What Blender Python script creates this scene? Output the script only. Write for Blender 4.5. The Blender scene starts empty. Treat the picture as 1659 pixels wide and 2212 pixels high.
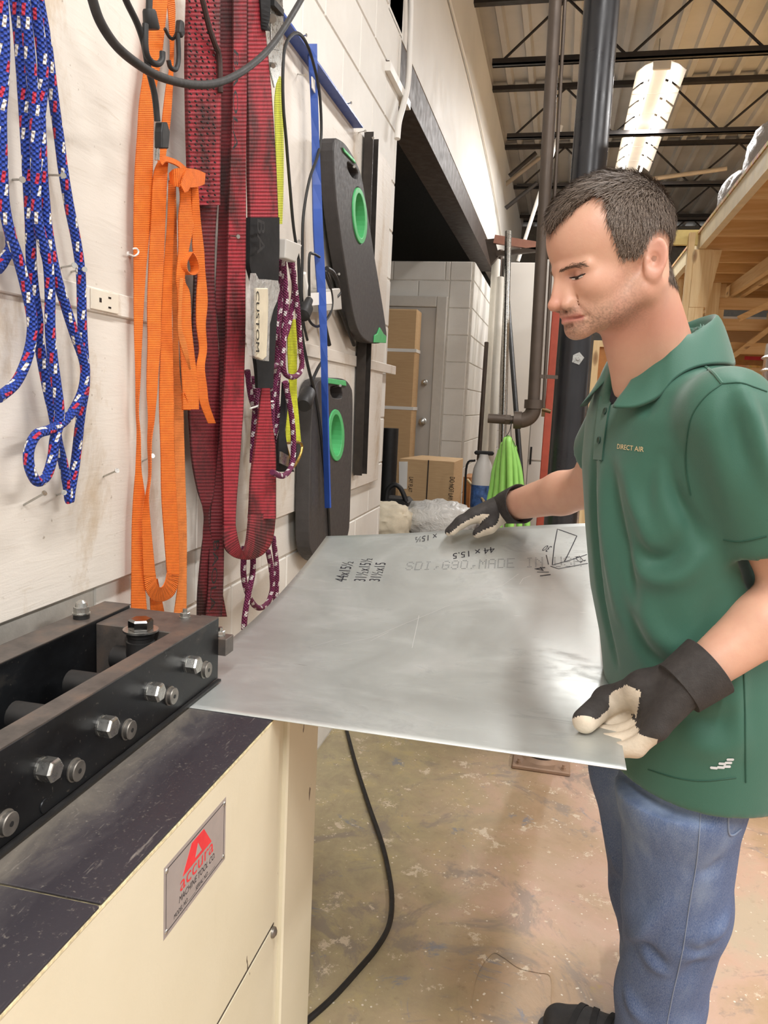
import bpy, bmesh, math, random
import numpy as np
from mathutils import Vector, Matrix
SC = bpy.context.scene
COL = SC.collection
# ---------------------------------------------------------------- camera
IW, IH, FPX = 1659, 2212, 1661.0
CAM = np.array([0.0, 0.0, 1.30])
C_R = np.array([0.97381386, 0.22254671, 0.04647071])
C_U = np.array([-0.07656802, 0.12858254, 0.98873852])
C_F = np.array([-0.21406518, 0.96640545, -0.14225542])
cd = bpy.data.cameras.new('camera'); cam = bpy.data.objects.new('camera', cd); COL.objects.link(cam)
cd.sensor_fit = 'VERTICAL'; cd.sensor_height = 36.0; cd.lens = FPX*36.0/IH; cd.clip_start = 0.02; cd.clip_end = 100
cam.matrix_world = Matrix(((C_R[0], C_U[0], -C_F[0], CAM[0]), (C_R[1], C_U[1], -C_F[1], CAM[1]), (C_R[2], C_U[2], -C_F[2], CAM[2]), (0, 0, 0, 1)))
SC.camera = cam
# ---------------------------------------------------------------- world (the rest of the lit shop), lamps, exposure
w = bpy.data.worlds.new('world'); SC.world = w; w.use_nodes = True
w.node_tree.nodes['Background'].inputs[0].default_value = (1.0, 0.985, 0.96, 1)
w.node_tree.nodes['Background'].inputs[1].default_value = 0.55
SC.view_settings.view_transform = 'Standard'; SC.view_settings.look = 'None'
SC.view_settings.exposure = 0.34; SC.view_settings.gamma = 1.0; SC.view_settings.use_curve_mapping = False
# strip lamps under the roof: (x, y, z, length, watts)
LAMPS = [(0.50, 7.2, 3.72, 2.4, 100), (0.55, 1.9, 3.72, 2.4, 42), (0.55, -1.6, 3.72, 2.4, 130), (3.6, 0.2, 3.72, 2.4, 150), (3.6, 4.6, 3.72, 2.4, 120)]
for lx, ly, lz, ll, lw in LAMPS:
    ld = bpy.data.lights.new('strip_lamp_light', 'AREA'); ld.shape = 'RECTANGLE'; ld.size = 0.22; ld.size_y = ll; ld.energy = lw; ld.color = (1.0, 0.985, 0.97)
    lo = bpy.data.objects.new('strip_lamp_light', ld); COL.objects.link(lo); lo.location = (lx, ly, lz-0.07)
# ---------------------------------------------------------------- helpers
def at(x, y, axis, val):
    """photo pixel -> the world point on the plane axis=val (0 X, 1 Y, 2 Z)"""
    v = C_F*FPX + C_R*(x-IW/2) - C_U*(y-IH/2)
    return CAM + v*((val-CAM[axis])/v[axis])
def A(v): return np.asarray(v, float)
def unit(v): v = A(v); return v/max(np.linalg.norm(v), 1e-12)
def catmull(pts, n=6, closed=False):
    P = A(pts); m = len(P); out = []
    if m < 3: return P
    rng = range(m if closed else m-1)
    for i in rng:
        p1, p2 = P[i], P[(i+1) % m]
        p0 = P[i-1] if (closed or i > 0) else 2*p1-p2
        p3 = P[(i+2) % m] if (closed or i+2 < m) else 2*p2-p1
        for k in range(n):
            t = k/n
            out.append(.5*((2*p1)+(p2-p0)*t+(2*p0-5*p1+4*p2-p3)*t*t+(3*p1-p0-3*p2+p3)*t**3))
    if not closed: out.append(P[-1])
    return A(out)
def rotz(a): c, s = math.cos(a), math.sin(a); return np.array([[c,-s,0],[s,c,0],[0,0,1.]])
def axes(d):
    d = unit(d); h = A([0,0,1.]) if abs(d[2]) < .9 else A([1.,0,0]); u = unit(np.cross(h, d)); return d, u, np.cross(d, u)
class MB:
    """collects shapes (world coordinates) and links them as ONE mesh object"""
    def __init__(s): s.v = []; s.f = []; s.uv = []; s.mi = []
    def add(s, V, F, UV=None, mi=0):
        o = len(s.v); s.v.extend([tuple(map(float, p)) for p in V])
        for k, f in enumerate(F):
            s.f.append(tuple(int(i)+o for i in f)); s.uv.append(UV[k] if UV else None); s.mi.append(mi)
        return s
    def hexa(s, c, mi=0):
        return s.add(c, [(0,3,2,1),(4,5,6,7),(0,1,5,4),(1,2,6,5),(2,3,7,6),(3,0,4,7)], mi=mi)
    def box(s, a, b, mi=0, ch=0.0, R=None, o=None):
        a, b = A(a), A(b); lo, hi = np.minimum(a, b), np.maximum(a, b)
        if ch <= 0:
            V = [(lo[0],lo[1],lo[2]),(hi[0],lo[1],lo[2]),(hi[0],hi[1],lo[2]),(lo[0],hi[1],lo[2]),(lo[0],lo[1],hi[2]),(hi[0],lo[1],hi[2]),(hi[0],hi[1],hi[2]),(lo[0],hi[1],hi[2])]
            F = [(0,3,2,1),(4,5,6,7),(0,1,5,4),(1,2,6,5),(2,3,7,6),(3,0,4,7)]
        else:
            ch = min(ch, .45*(hi-lo).min()); V = []; ix = {}
            for sx in (0,1):
                for sy in (0,1):
                    for sz in (0,1):
                        for ax in range(3):
                            p = [hi[k]-ch if q else lo[k]+ch for k, q in enumerate((sx,sy,sz))]
                            q = (sx,sy,sz)[ax]; p[ax] = hi[ax] if q else lo[ax]
                            ix[(sx,sy,sz,ax)] = len(V); V.append(p)
            F = []
            for ax in range(3):
                u, v = (ax+1)%3, (ax+2)%3
                for q in (0,1):
                    def K(a_, b_):
                        k = [0,0,0]; k[ax] = q; k[u] = a_; k[v] = b_; return ix[(*k, ax)]
                    f = [K(0,0),K(1,0),K(1,1),K(0,1)]; F.append(f if q else f[::-1])
            for ax in range(3):
                u, v = (ax+1)%3, (ax+2)%3
                for a_ in (0,1):
                    for b_ in (0,1):
                        def K(e, w_):
                            k = [0,0,0]; k[ax] = e; k[u] = a_; k[v] = b_; return ix[(*k, w_)]
                        f = [K(0,u),K(1,u),K(1,v),K(0,v)]; F.append(f if (a_ == b_) else f[::-1])
            for sx in (0,1):
                for sy in (0,1):
                    for sz in (0,1):
                        f = [ix[(sx,sy,sz,k)] for k in range(3)]; F.append(f if (sx+sy+sz)%2 else f[::-1])
        V = A(V)
        if R is not None: o = A(o) if o is not None else (lo+hi)/2; V = (V-o)@A(R).T+o
        return s.add(V, F, mi=mi)
    def beam(s, p, q, w, h, up=(0,0,1), mi=0):
        """rectangular bar from p to q, w across, h along up"""
        p, q = A(p), A(q); d = unit(q-p); u = unit(np.cross(up, d)); n = np.cross(d, u)
        c = []
        for e in (p, q):
            c.append([e-u*w/2-n*h/2, e+u*w/2-n*h/2, e+u*w/2+n*h/2, e-u*w/2+n*h/2])
        V = c[0]+c[1]
        return s.add(V, [(0,1,2,3)[::-1],(4,5,6,7),(0,1,5,4),(1,2,6,5),(2,3,7,6),(3,0,4,7)], mi=mi)
    def cyl(s, p, q, r, r2=None, n=16, caps=True, mi=0, rot=0.0):
        p, q = A(p), A(q); r2 = r if r2 is None else r2; d, u, v = axes(q-p); L = np.linalg.norm(q-p)
        a = np.arange(n)/n*2*math.pi+rot; ring = np.outer(np.cos(a), u)+np.outer(np.sin(a), v)
        V = np.vstack([p+ring*r, q+ring*r2]); F = []; UV = []
        for i in range(n):
            j = (i+1)%n; F.append((i,j,n+j,n+i)); UV.append([(i/n,0),((i+1)/n,0),((i+1)/n,L),(i/n,L)])
        if caps:
            F.append(tuple(range(n))[::-1]); F.append(tuple(range(n,2*n))); UV += [None, None]
        return s.add(V, F, UV, mi)
    def tube(s, pts, r, n=10, mi=0, caps=True, closed=False):
        P = A(pts); m = len(P); r = np.full(m, r) if np.isscalar(r) else A(r)
        T = np.gradient(P, axis=0); T /= np.maximum(np.linalg.norm(T, axis=1), 1e-9)[:,None]
        d, u, v = axes(T[0]); V = []; a = np.arange(n)/n*2*math.pi; L = np.r_[0, np.cumsum(np.linalg.norm(np.diff(P, axis=0), axis=1))]
        for i in range(m):
            u = unit(u-T[i]*np.dot(u, T[i])); v = np.cross(T[i], u)
            V.append(P[i]+(np.outer(np.cos(a), u)+np.outer(np.sin(a), v))*r[i])
        V = np.vstack(V); F = []; UV = []
        for i in range(m-1):
            for k in range(n):
                j = (k+1)%n; F.append((i*n+k,i*n+j,(i+1)*n+j,(i+1)*n+k)); UV.append([(k/n,L[i]),((k+1)/n,L[i]),((k+1)/n,L[i+1]),(k/n,L[i+1])])
        if caps: F.append(tuple(range(n))[::-1]); F.append(tuple(range((m-1)*n, m*n))); UV += [None, None]
        return s.add(V, F, UV, mi)
    def ribbon(s, Lp, Rp, th=0.002, mi=0):
        """flat webbing between two edge polylines, with thickness"""
        Lp, Rp = A(Lp), A(Rp); m = len(Lp); C = (Lp+Rp)/2; T = np.gradient(C, axis=0); N = np.cross(T, Rp-Lp); N /= np.maximum(np.linalg.norm(N, axis=1), 1e-9)[:,None]
        V = np.vstack([Lp+N*th/2, Rp+N*th/2, Rp-N*th/2, Lp-N*th/2]); F = []; UV = []
        L = np.r_[0, np.cumsum(np.linalg.norm(np.diff(C, axis=0), axis=1))]
        g = lambda b, i: b*m+i
        for i in range(m-1):
            for b, (u0, u1) in enumerate([(0,1),(1,1),(1,0),(0,0)]):
                c = (b+1)%4; F.append((g(b,i),g(c,i),g(c,i+1),g(b,i+1))); UV.append([(u0,L[i]),(u1,L[i]),(u1,L[i+1]),(u0,L[i+1])])
        F.append((g(0,0),g(3,0),g(2,0),g(1,0))); F.append((g(0,m-1),g(1,m-1),g(2,m-1),g(3,m-1))); UV += [None, None]
        return s.add(V, F, UV, mi)
    def prism(s, poly, ext, mi=0):
        """planar outline extruded by a vector"""
        P = A(poly); n = len(P); e = A(ext); V = np.vstack([P, P+e])
        nrm = sum(np.cross(P[i]-P[0], P[(i+1)%n]-P[0]) for i in range(1, n-1)); fl = np.dot(nrm, e) > 0
        a = tuple(range(n)); b = tuple(range(n, 2*n))
        F = [a[::-1] if fl else a, b if fl else b[::-1]]
        for i in range(n):
            j = (i+1)%n; f = (i,j,n+j,n+i); F.append(f if fl else f[::-1])
        return s.add(V, F, mi=mi)
    def lathe(s, p, d, prof, n=20, mi=0):
        """profile [(along, radius)] turned about the axis p,d"""
        p = A(p); d, u, v = axes(d); a = np.arange(n)/n*2*math.pi; ring = np.outer(np.cos(a), u)+np.outer(np.sin(a), v); V = []; F = []
        for t, r in prof: V.append(p+d*t+ring*max(r, 1e-5))
        m = len(prof)
        for i in range(m-1):
            for k in range(n): j = (k+1)%n; F.append((i*n+k,i*n+j,(i+1)*n+j,(i+1)*n+k))
        F.append(tuple(range(n))[::-1]); F.append(tuple(range((m-1)*n, m*n)))
        return s.add(np.vstack(V), F, mi=mi)
    def grid(s, V, nu, nv, uv=None, mi=0):
        F = []; UV = []
        for i in range(nu-1):
            for j in range(nv-1):
                q = (i*nv+j, (i+1)*nv+j, (i+1)*nv+j+1, i*nv+j+1); F.append(q); UV.append([uv[k] for k in q] if uv is not None else None)
        return s.add(V, F, UV if uv is not None else None, mi)
    def build(s, name, mat, parent=None, smooth=False, bevel=0, seg=2, ang=40):
        me = bpy.data.meshes.new(name); base = rootloc(parent); V = A(s.v)
        if parent is None: base = A([V[:,0].mean(), V[:,1].mean(), V[:,2].min()])
        me.from_pydata((V-base).tolist(), [], s.f)
        if any(u is not None for u in s.uv):
            lay = me.uv_layers.new(name='UVMap'); k = 0; buf = np.zeros((len(me.loops), 2), np.float32)
            for f, u in zip(s.f, s.uv):
                if u is not None: buf[k:k+len(f)] = u
                k += len(f)
            lay.data.foreach_set('uv', buf.ravel())
        for m in (mat if isinstance(mat, (list, tuple)) else [mat]): me.materials.append(m)
        if max(s.mi, default=0): me.polygons.foreach_set('material_index', np.array(s.mi, np.int32))
        o = bpy.data.objects.new(name, me); COL.objects.link(o)
        if parent is not None: o.parent = parent
        else: o.location = base
        if smooth:
            me.polygons.foreach_set('use_smooth', np.ones(len(me.polygons), bool))
            try: me.set_sharp_from_angle(angle=math.radians(ang))
            except Exception: pass
        if bevel: 
            b = o.modifiers.new('bevel', 'BEVEL'); b.width = bevel; b.segments = seg; b.limit_method = 'ANGLE'; b.angle_limit = math.radians(35)
        me.update(); return o
def rootloc(p):
    b = np.zeros(3)
    while p is not None: b = b+A(p.location); p = p.parent
    return b
def tag(o, label, cat=None, group=None, kind=None):
    if label: o['label'] = label
    if cat: o['category'] = cat
    if group: o['group'] = group
    if kind: o['kind'] = kind
    return o
def thing(name, label, cat, loc=(0,0,0), group=None):
    o = bpy.data.objects.new(name, None); COL.objects.link(o); o.location = tuple(map(float, loc)); o.empty_display_size = .05
    return tag(o, label, cat, group)
def structure(o, label=None, cat=None): o['kind'] = 'structure'; tag(o, label, cat); return o
def inst(src, name, parent, delta, scale=None, rot=None):
    c = src.copy(); c.name = name; COL.objects.link(c); c.parent = parent
    c.location = Vector(src.location)+Vector(tuple(map(float, delta)))
    if scale: c.scale = scale
    if rot: c.rotation_euler = rot
    return c
# ---------------------------------------------------------------- node materials
class NT:
    def __init__(s, name):
        s.m = bpy.data.materials.new(name); s.m.use_nodes = True; s.t = s.m.node_tree; s.b = s.t.nodes['Principled BSDF']; s.L = s.t.links
    def n(s, typ, **kw):
        x = s.t.nodes.new(typ)
        for k, v in kw.items(): setattr(x, k, v)
        return x
    def put(s, sock, v):
        if isinstance(v, bpy.types.NodeSocket): s.L.new(v, sock)
        elif isinstance(v, (tuple, list)): sock.default_value = tuple(v) if len(v) == len(sock.default_value) else tuple(v)+(1,)
        else: sock.default_value = v
    def math(s, op, a, b=0.0, c=None):
        x = s.n('ShaderNodeMath', operation=op); s.put(x.inputs[0], a); s.put(x.inputs[1], b)
        if c is not None: s.put(x.inputs[2], c)
        return x.outputs[0]
    def coord(s, kind='Object'): return s.n('ShaderNodeTexCoord').outputs[kind]
    def mapping(s, v, scale=(1,1,1), rot=(0,0,0), loc=(0,0,0)):
        x = s.n('ShaderNodeMapping'); s.put(x.inputs[0], v); x.inputs['Scale'].default_value = scale; x.inputs['Rotation'].default_value = rot; x.inputs['Location'].default_value = loc; return x.outputs[0]
    def noise(s, v, scale, detail=4, rough=.55, dist=0.0):
        x = s.n('ShaderNodeTexNoise'); s.put(x.inputs['Vector'], v); x.inputs['Scale'].default_value = scale; x.inputs['Detail'].default_value = detail; x.inputs['Roughness'].default_value = rough; x.inputs['Distortion'].default_value = dist; return x.outputs[0]
    def voro(s, v, scale, feat='F1', rnd=1.0):
        x = s.n('ShaderNodeTexVoronoi', feature=feat); s.put(x.inputs['Vector'], v); x.inputs['Scale'].default_value = scale; x.inputs['Randomness'].default_value = rnd; return x
    def ramp(s, f, stops, mode='LINEAR'):
        x = s.n('ShaderNodeValToRGB'); s.put(x.inputs[0], f); e = x.color_ramp.elements; x.color_ramp.interpolation = mode
        while len(e) < len(stops): e.new(.5)
        for k, (p, c) in enumerate(stops): e[k].position = p; e[k].color = (c if isinstance(c, tuple) else (c,c,c))[:3]+(1,)
        return x.outputs[0]
    def mix(s, f, a, b, mode='MIX'):
        x = s.n('ShaderNodeMix', data_type='RGBA', blend_type=mode); s.put(x.inputs[0], f); s.put(x.inputs[6], a); s.put(x.inputs[7], b); return x.outputs[2]
    def sep(s, v): x = s.n('ShaderNodeSeparateXYZ'); s.put(x.inputs[0], v); return x.outputs
    def bump(s, h, strength=.3, dist=.01, nrm=None):
        x = s.n('ShaderNodeBump'); s.put(x.inputs['Height'], h); x.inputs['Strength'].default_value = strength; x.inputs['Distance'].default_value = dist
        if nrm is not None: s.L.new(nrm, x.inputs['Normal'])
        return x.outputs[0]
    def out(s, col=None, rough=None, metal=None, nrm=None, **kw):
        if col is not None: s.put(s.b.inputs['Base Color'], col)
        if rough is not None: s.put(s.b.inputs['Roughness'], rough)
        if metal is not None: s.put(s.b.inputs['Metallic'], metal)
        if nrm is not None: s.L.new(nrm, s.b.inputs['Normal'])
        for k, v in kw.items(): s.put(s.b.inputs[k], v)
        return s.m
def srgb(h):
    h = h.lstrip('#'); c = [int(h[i:i+2], 16)/255 for i in (0,2,4)]
    return tuple(x/12.92 if x <= .04045 else ((x+.055)/1.055)**2.4 for x in c)
MC = {}
def plain(name, hexc, rough=.5, metal=0.0, var=.12, scale=25, bump=0.0, **kw):
    """paint / plastic / metal with slight blotches and fine relief"""
    if name in MC: return MC[name]
    t = NT(name); c = srgb(hexc); v = t.coord(); n = t.noise(v, scale, 4)
    dark = tuple(x*(1-var) for x in c); lite = tuple(min(1, x*(1+var)) for x in c)
    col = t.ramp(n, [(.3, dark), (.7, lite)])
    rr = t.ramp(t.noise(v, scale*2.3, 3), [(.3, max(0,rough-.08)), (.7, min(1,rough+.08))])
    nm = t.bump(t.noise(v, scale*8, 3), bump, .004) if bump else None
    MC[name] = t.out(col, rr, metal, nm, **kw); return MC[name]
# ---------------------------------------------------------------- materials of the place
def m_floor():
    t = NT('worn_painted_concrete'); v = t.coord(); x, y, z = t.sep(v)
    n1 = t.noise(v, 1.1, 6, .6, .5); n2 = t.noise(v, 5, 9, .7, .8); n3 = t.noise(v, 30, 6, .7); n4 = t.noise(t.mapping(v, loc=(4,9,0)), 9, 8, .75, .5)
    col = t.ramp(t.math('ADD', t.math('MULTIPLY', n1, .7), t.math('MULTIPLY', n2, .3)), [(.36, srgb('#9f8468')), (.46, srgb('#b59a7d')), (.54, srgb('#c2a28e')), (.62, srgb('#b9a891'))])
    gx = t.ramp(t.math('ADD', t.math('MULTIPLY', t.math('ADD', x, 1.5), 1.2), t.math('ADD', t.math('MULTIPLY', n2, .6), .32)), [(.08, .9), (.38, .5), (.62, 0.0)])        # bare olive-grey concrete near the wall
    col = t.mix(gx, col, t.ramp(n4, [(.35, srgb('#9a8f74')), (.55, srgb('#aba07e')), (.72, srgb('#bdae78'))]))
    col = t.mix(t.ramp(t.noise(t.mapping(v, loc=(1,3,0)), 2.6, 9, .74, 1.2), [(.54, 0.0), (.60, .65)]), col, srgb('#8a8078'))
    col = t.mix(t.ramp(t.noise(t.mapping(v, loc=(8,3,0)), 4.2, 9, .76, 1.0), [(.60, 0.0), (.64, .7)]), col, srgb('#7c8390'))
    col = t.mix(t.ramp(t.noise(t.mapping(v, loc=(3,1,0)), 9, 9, .78), [(.585, 0.0), (.61, .8)]), col, srgb('#dccdb6'))
    col = t.mix(t.ramp(t.noise(t.mapping(v, loc=(7,2,0)), 5, 7, .66), [(.66, 0.0), (.72, .5)]), col, srgb('#c9b04c'))
    col = t.mix(t.ramp(n3, [(.58, 0.0), (.75, .45)]), col, srgb('#74604c'))
    sp = t.math('MULTIPLY', t.ramp(t.voro(v, 55).outputs[0], [(.0, 1.0), (.13, 1.0), (.16, 0.0)]), t.ramp(n4, [(.5, 0.0), (.56, 1.0)]))
    col = t.mix(sp, col, srgb('#e6dccb'))
    return t.out(col, t.ramp(n2, [(.3, .34), (.7, .6)]), 0, t.bump(t.math('ADD', n2, t.math('MULTIPLY', n3, .4)), .25, .012))
def m_block():
    t = NT('painted_block'); v = t.coord(); n = t.noise(v, 4, 4)
    col = t.ramp(n, [(.3, srgb('#d9d5cd')), (.7, srgb('#e6e3dc'))])
    col = t.mix(t.ramp(t.noise(v, 60, 4, .7), [(.66, 0.0), (.74, .25)]), col, srgb('#8c7f70'))
    return t.out(col, .62, 0, t.bump(t.noise(v, 160, 5, .7), .35, .003))
def m_ply():
    t = NT('painted_plywood'); v = t.coord(); g = t.mapping(v, (1, 3.2, 26)); n = t.noise(g, 3, 6, .65, .6)
    col = t.ramp(t.noise(v, 2.5, 3), [(.3, srgb('#d5cdc2')), (.7, srgb('#e0d9cf'))])
    st = t.noise(t.mapping(v, (1, 1.4, .6)), 4.2, 8, .72, .3)
    col = t.mix(t.ramp(st, [(.55, 0.0), (.65, .5), (.74, .8)]), col, srgb('#b39a78'))
    col = t.mix(t.ramp(n, [(.60, 0.0), (.72, .30)]), col, srgb('#b9a88f'))
    col = t.mix(t.ramp(t.noise(v, 70, 3), [(.70, 0.0), (.76, .6)]), col, srgb('#8a7a66'))
    return t.out(col, .55, 0, t.bump(t.math('ADD', n, t.math('MULTIPLY', t.noise(v, 300, 2), .15)), .28, .003))
def m_cream():
    t = NT('chipped_cream_enamel'); v = t.coord(); n = t.noise(v, 3, 4)
    col = t.ramp(n, [(.3, srgb('#d6cdb2')), (.7, srgb('#dfd7bf'))])
    col = t.mix(t.ramp(t.noise(t.mapping(v, (1, 1, .35)), 46, 3, .5), [(.725, 0.0), (.735, 1.0)]), col, srgb('#54483c'))
    col = t.mix(t.ramp(t.noise(t.mapping(v, (1,1,.3), loc=(2,5,1)), 7, 5), [(.62, 0.0), (.8, .35)]), col, srgb('#b3a587'))
    return t.out(col, .38, 0, t.bump(t.noise(v, 120, 3), .12, .002))
def m_steel_table():
    t = NT('worn_black_table_steel'); v = t.coord(); x, y, z = t.sep(v); n = t.noise(t.mapping(v, (1.2,.5,1)), 11, 8, .72, .6)
    f = t.math('ADD', t.math('MULTIPLY', x, -5.5), t.math('ADD', t.math('MULTIPLY', n, 1.1), .28))       # rubbed bright towards the blade
    col = t.ramp(f, [(.18, srgb('#37343a')), (.42, srgb('#4b474a')), (.66, srgb('#6f6962')), (.95, srgb('#8f877b'))])
    fine = t.noise(t.mapping(v, (1,.12,1), rot=(0,0,.35)), 90, 4, .7); sp = t.noise(v, 170, 4, .7)
    col = t.mix(t.ramp(fine, [(.62, 0.0), (.74, .5)]), col, srgb('#b0a99f')); col = t.mix(t.ramp(sp, [(.60, 0.0), (.72, .45)]), col, srgb('#9b948a'))
    return t.out(col, t.ramp(n, [(.3, .36), (.7, .55)]), .3, t.bump(sp, .1, .001))
def m_black_steel():
    t = NT('blued_black_steel'); v = t.coord(); n = t.noise(t.mapping(v, (1, .8, 1.6)), 8, 6, .65)
    col = t.ramp(n, [(.35, srgb('#141416')), (.62, srgb('#242629')), (.8, srgb('#55504a'))])
    sp = t.ramp(t.noise(v, 190, 3, .6), [(.66, 0.0), (.74, .35)])
    return t.out(t.mix(sp, col, srgb('#8d8579')), t.ramp(n, [(.3, .26), (.8, .55)]), .55)
def m_mill_scale():
    t = NT('rusty_mill_scale_steel'); v = t.coord(); n = t.noise(v, 14, 6, .65)
    col = t.ramp(n, [(.3, srgb('#46423f')), (.5, srgb('#625b56')), (.72, srgb('#7d6a5c'))])
    return t.out(col, .5, .5, t.bump(t.noise(v, 200, 3), .1, .002))
def m_galv():
    t = NT('galvanised_sheet'); v = t.coord()
    st = t.noise(t.mapping(v, (60, .8, 1)), 6, 5, .7); cl = t.noise(v, 4.5, 5, .6, .6); gr = t.noise(v, 300, 2)
    col = t.ramp(cl, [(.3, srgb('#bfc2bf')), (.55, srgb('#ccd0cd')), (.75, srgb('#d8dad8'))])
    sm = t.noise(t.mapping(v, (1.2, 3.2, 1), rot=(0,0,.5)), 5, 7, .7, 1.2)
    col = t.mix(t.ramp(sm, [(.57, 0.0), (.70, .35)]), col, srgb('#8f9090'))
    wv = t.noise(t.mapping(v, (5, 60, 1), rot=(0,0,.55)), 4, 2, .5)
    col = t.mix(t.ramp(wv, [(.70, 0.0), (.76, .55)]), col, srgb('#e8e8e6'))
    rr = t.math('ADD', t.ramp(cl, [(.3, .40), (.7, .48)]), t.math('MULTIPLY', t.ramp(sm, [(.5, 0.0), (.7, 0.10)]), 1.0))
    return t.out(col, rr, .72, t.bump(t.math('ADD', st, t.math('MULTIPLY', gr, .4)), .06, .001))
def m_deck():
    t = NT('dusty_galvanised_deck'); v = t.coord(); n = t.noise(v, 1.4, 5, .6)
    col = t.ramp(n, [(.3, srgb('#a5a29d')), (.7, srgb('#bfbcb7'))])
    return t.out(col, .55, .15)
def m_rope(name, base, f1, f2, per=.034, w=.11):
    t = NT(name); u, v, _ = t.sep(t.coord('UV'))
    a = t.math('ADD', t.math('MULTIPLY', u, 6.2832*5), t.math('MULTIPLY', v, 900)); b = t.math('SUBTRACT', t.math('MULTIPLY', u, 6.2832*5), t.math('MULTIPLY', v, 900))
    h = t.math('ADD', t.math('SINE', a), t.math('SINE', b))
    sq = t.math('FRACT', t.math('DIVIDE', v, per))
    def fl(off, lo):
        hel = t.math('FRACT', t.math('ADD', t.math('SUBTRACT', t.math('MULTIPLY', u, 2.0), t.math('MULTIPLY', v, 9.0)), off))
        band = t.math('LESS_THAN', t.math('ABSOLUTE', t.math('SUBTRACT', hel, .5)), w)
        seg = t.math('MULTIPLY', t.math('GREATER_THAN', sq, lo), t.math('LESS_THAN', sq, lo+.42))
        return t.math('MULTIPLY', band, seg)
    col = t.mix(t.ramp(h, [(.0, 0.0), (.55, 1.0)]), tuple(c*.45 for c in srgb(base)), srgb(base))
    if f1: col = t.mix(fl(0.0, .05), col, srgb(f1))
    col = t.mix(fl(.30, .5), col, srgb(f2))
    return t.out(col, .6, 0, t.bump(h, .8, .0015))
def m_web(name, hexc, dirt=.0, rib=.0028, dirtc='#23120f', scale=9):
    t = NT(name); u, v, _ = t.sep(t.coord('UV')); o = t.coord(); c = srgb(hexc)
    h = t.math('SINE', t.math('MULTIPLY', v, 6.2832/rib)); wv = t.math('SINE', t.math('MULTIPLY', u, 110.0))
    col = t.ramp(t.math('ADD', t.math('MULTIPLY', h, .35), t.noise(o, 60, 3)), [(.2, tuple(x*.62 for x in c)), (.8, tuple(min(1,x*1.08) for x in c))])
    ed = t.ramp(t.math('ABSOLUTE', t.math('SUBTRACT', u, .5)), [(.44, 0.0), (.49, .6 if dirt > .3 else .15)])
    d = t.ramp(t.noise(t.mapping(o, (1,1,.55)), scale, 6, .68), [(.62-.19*dirt, 0.0), (.74-.16*dirt, 1.0 if dirt else 0.0)])
    col = t.mix(t.math('MULTIPLY', d, .85 if dirt > .3 else .45), col, srgb(dirtc)); col = t.mix(ed, col, srgb(dirtc))
    return t.out(col, .68, 0, t.bump(t.math('ADD', h, t.math('MULTIPLY', wv, .3)), .55, .0012))
def m_wood(name, a, b, scale=1.0, axis=1):
    t = NT(name); v = t.coord(); sc = [38, 38, 38]; sc[axis] = 2.2; n = t.noise(t.mapping(v, tuple(sc)), 1.0*scale, 5, .6, .7)
    kn = t.voro(t.mapping(v, tuple(3.2 if k == axis else 9 for k in range(3))), 1.0).outputs[0]
    col = t.ramp(n, [(.3, srgb(a)), (.7, srgb(b))]); col = t.mix(t.ramp(kn, [(.0, .9), (.10, .6), (.16, 0.0)]), col, srgb('#7a4f2a'))
    return t.out(col, .6, 0, t.bump(n, .12, .002))
def m_osb():
    t = NT('osb_board'); v = t.coord(); q = t.n('ShaderNodeTexVoronoi', feature='F1'); t.put(q.inputs['Vector'], t.mapping(v, (1,1,1))); q.inputs['Scale'].default_value = 26; q.inputs['Randomness'].default_value = 1
    n = t.noise(t.mapping(v, (9, 30, 9), rot=(0,0,.6)), 2, 5, .7, 1.0)
    col = t.mix(.5, t.ramp(n, [(.3, srgb('#b48448')), (.5, srgb('#d2aa70')), (.75, srgb('#e8c993'))]), q.outputs['Color'], 'SOFT_LIGHT')
    return t.out(col, .65)
def m_card():
    t = NT('cardboard'); v = t.coord(); n = t.noise(t.mapping(v, (4,4,40)), 3, 3)
    return t.out(t.ramp(n, [(.3, srgb('#c29f75')), (.7, srgb('#c9a87d'))]), .75, 0, t.bump(t.noise(v, 12, 4), .15, .01))
M_floor, M_block, M_ply, M_cream, M_table, M_blk, M_scale, M_galv, M_deck = m_floor(), m_block(), m_ply(), m_cream(), m_steel_table(), m_black_steel(), m_mill_scale(), m_galv(), m_deck()
M_mortar = plain('block_mortar', '#cfcac1', .8, bump=.2)
M_upper = plain('painted_upper_wall', '#e8e5de', .6, var=.03, scale=3, bump=.15)
M_rope = m_rope('blue_braided_rope', '#2149b8', '#c22a45', '#e6e0d8')
M_prope = m_rope('maroon_braided_rope', '#8a2a5e', None, '#dccfd0', .03, .2)
M_orange = m_web('orange_webbing', '#ff7a1f', .0, .0032)
M_orange2 = m_web('soiled_orange_webbing', '#f58a3c', .22, .0032, '#6b3a1c', 22)
M_red = m_web('soiled_red_webbing', '#a02733', .8, .0075, '#2a1512', 7)
M_redd = m_web('dark_shaded_red_webbing', '#6d1b22', .8, .0075, '#1f0e0d', 7)  # darker copy of the red webbing, carries the unlit layer's shade
M_yel = m_web('yellow_webbing', '#d4d92e', .15, .004, '#6d6f2a')
M_lum = m_wood('pine_lumber_y', '#d6b27c', '#ecd0a0', axis=1); M_lumx = m_wood('pine_lumber_x', '#cfa56c', '#e6c692', axis=0); M_lumz = m_wood('pine_lumber_z', '#dcbb86', '#f2dcae', axis=2)
M_osb, M_card = m_osb(), m_card()
M_rubber = plain('black_rubber', '#1b1a1a', .55, var=.2)
M_jst = plain('black_joist_paint', '#2b2623', .55, .2, var=.25, scale=9)
M_brn = plain('brown_primer_steel', '#40342c', .55, .3, var=.2, scale=8)
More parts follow.
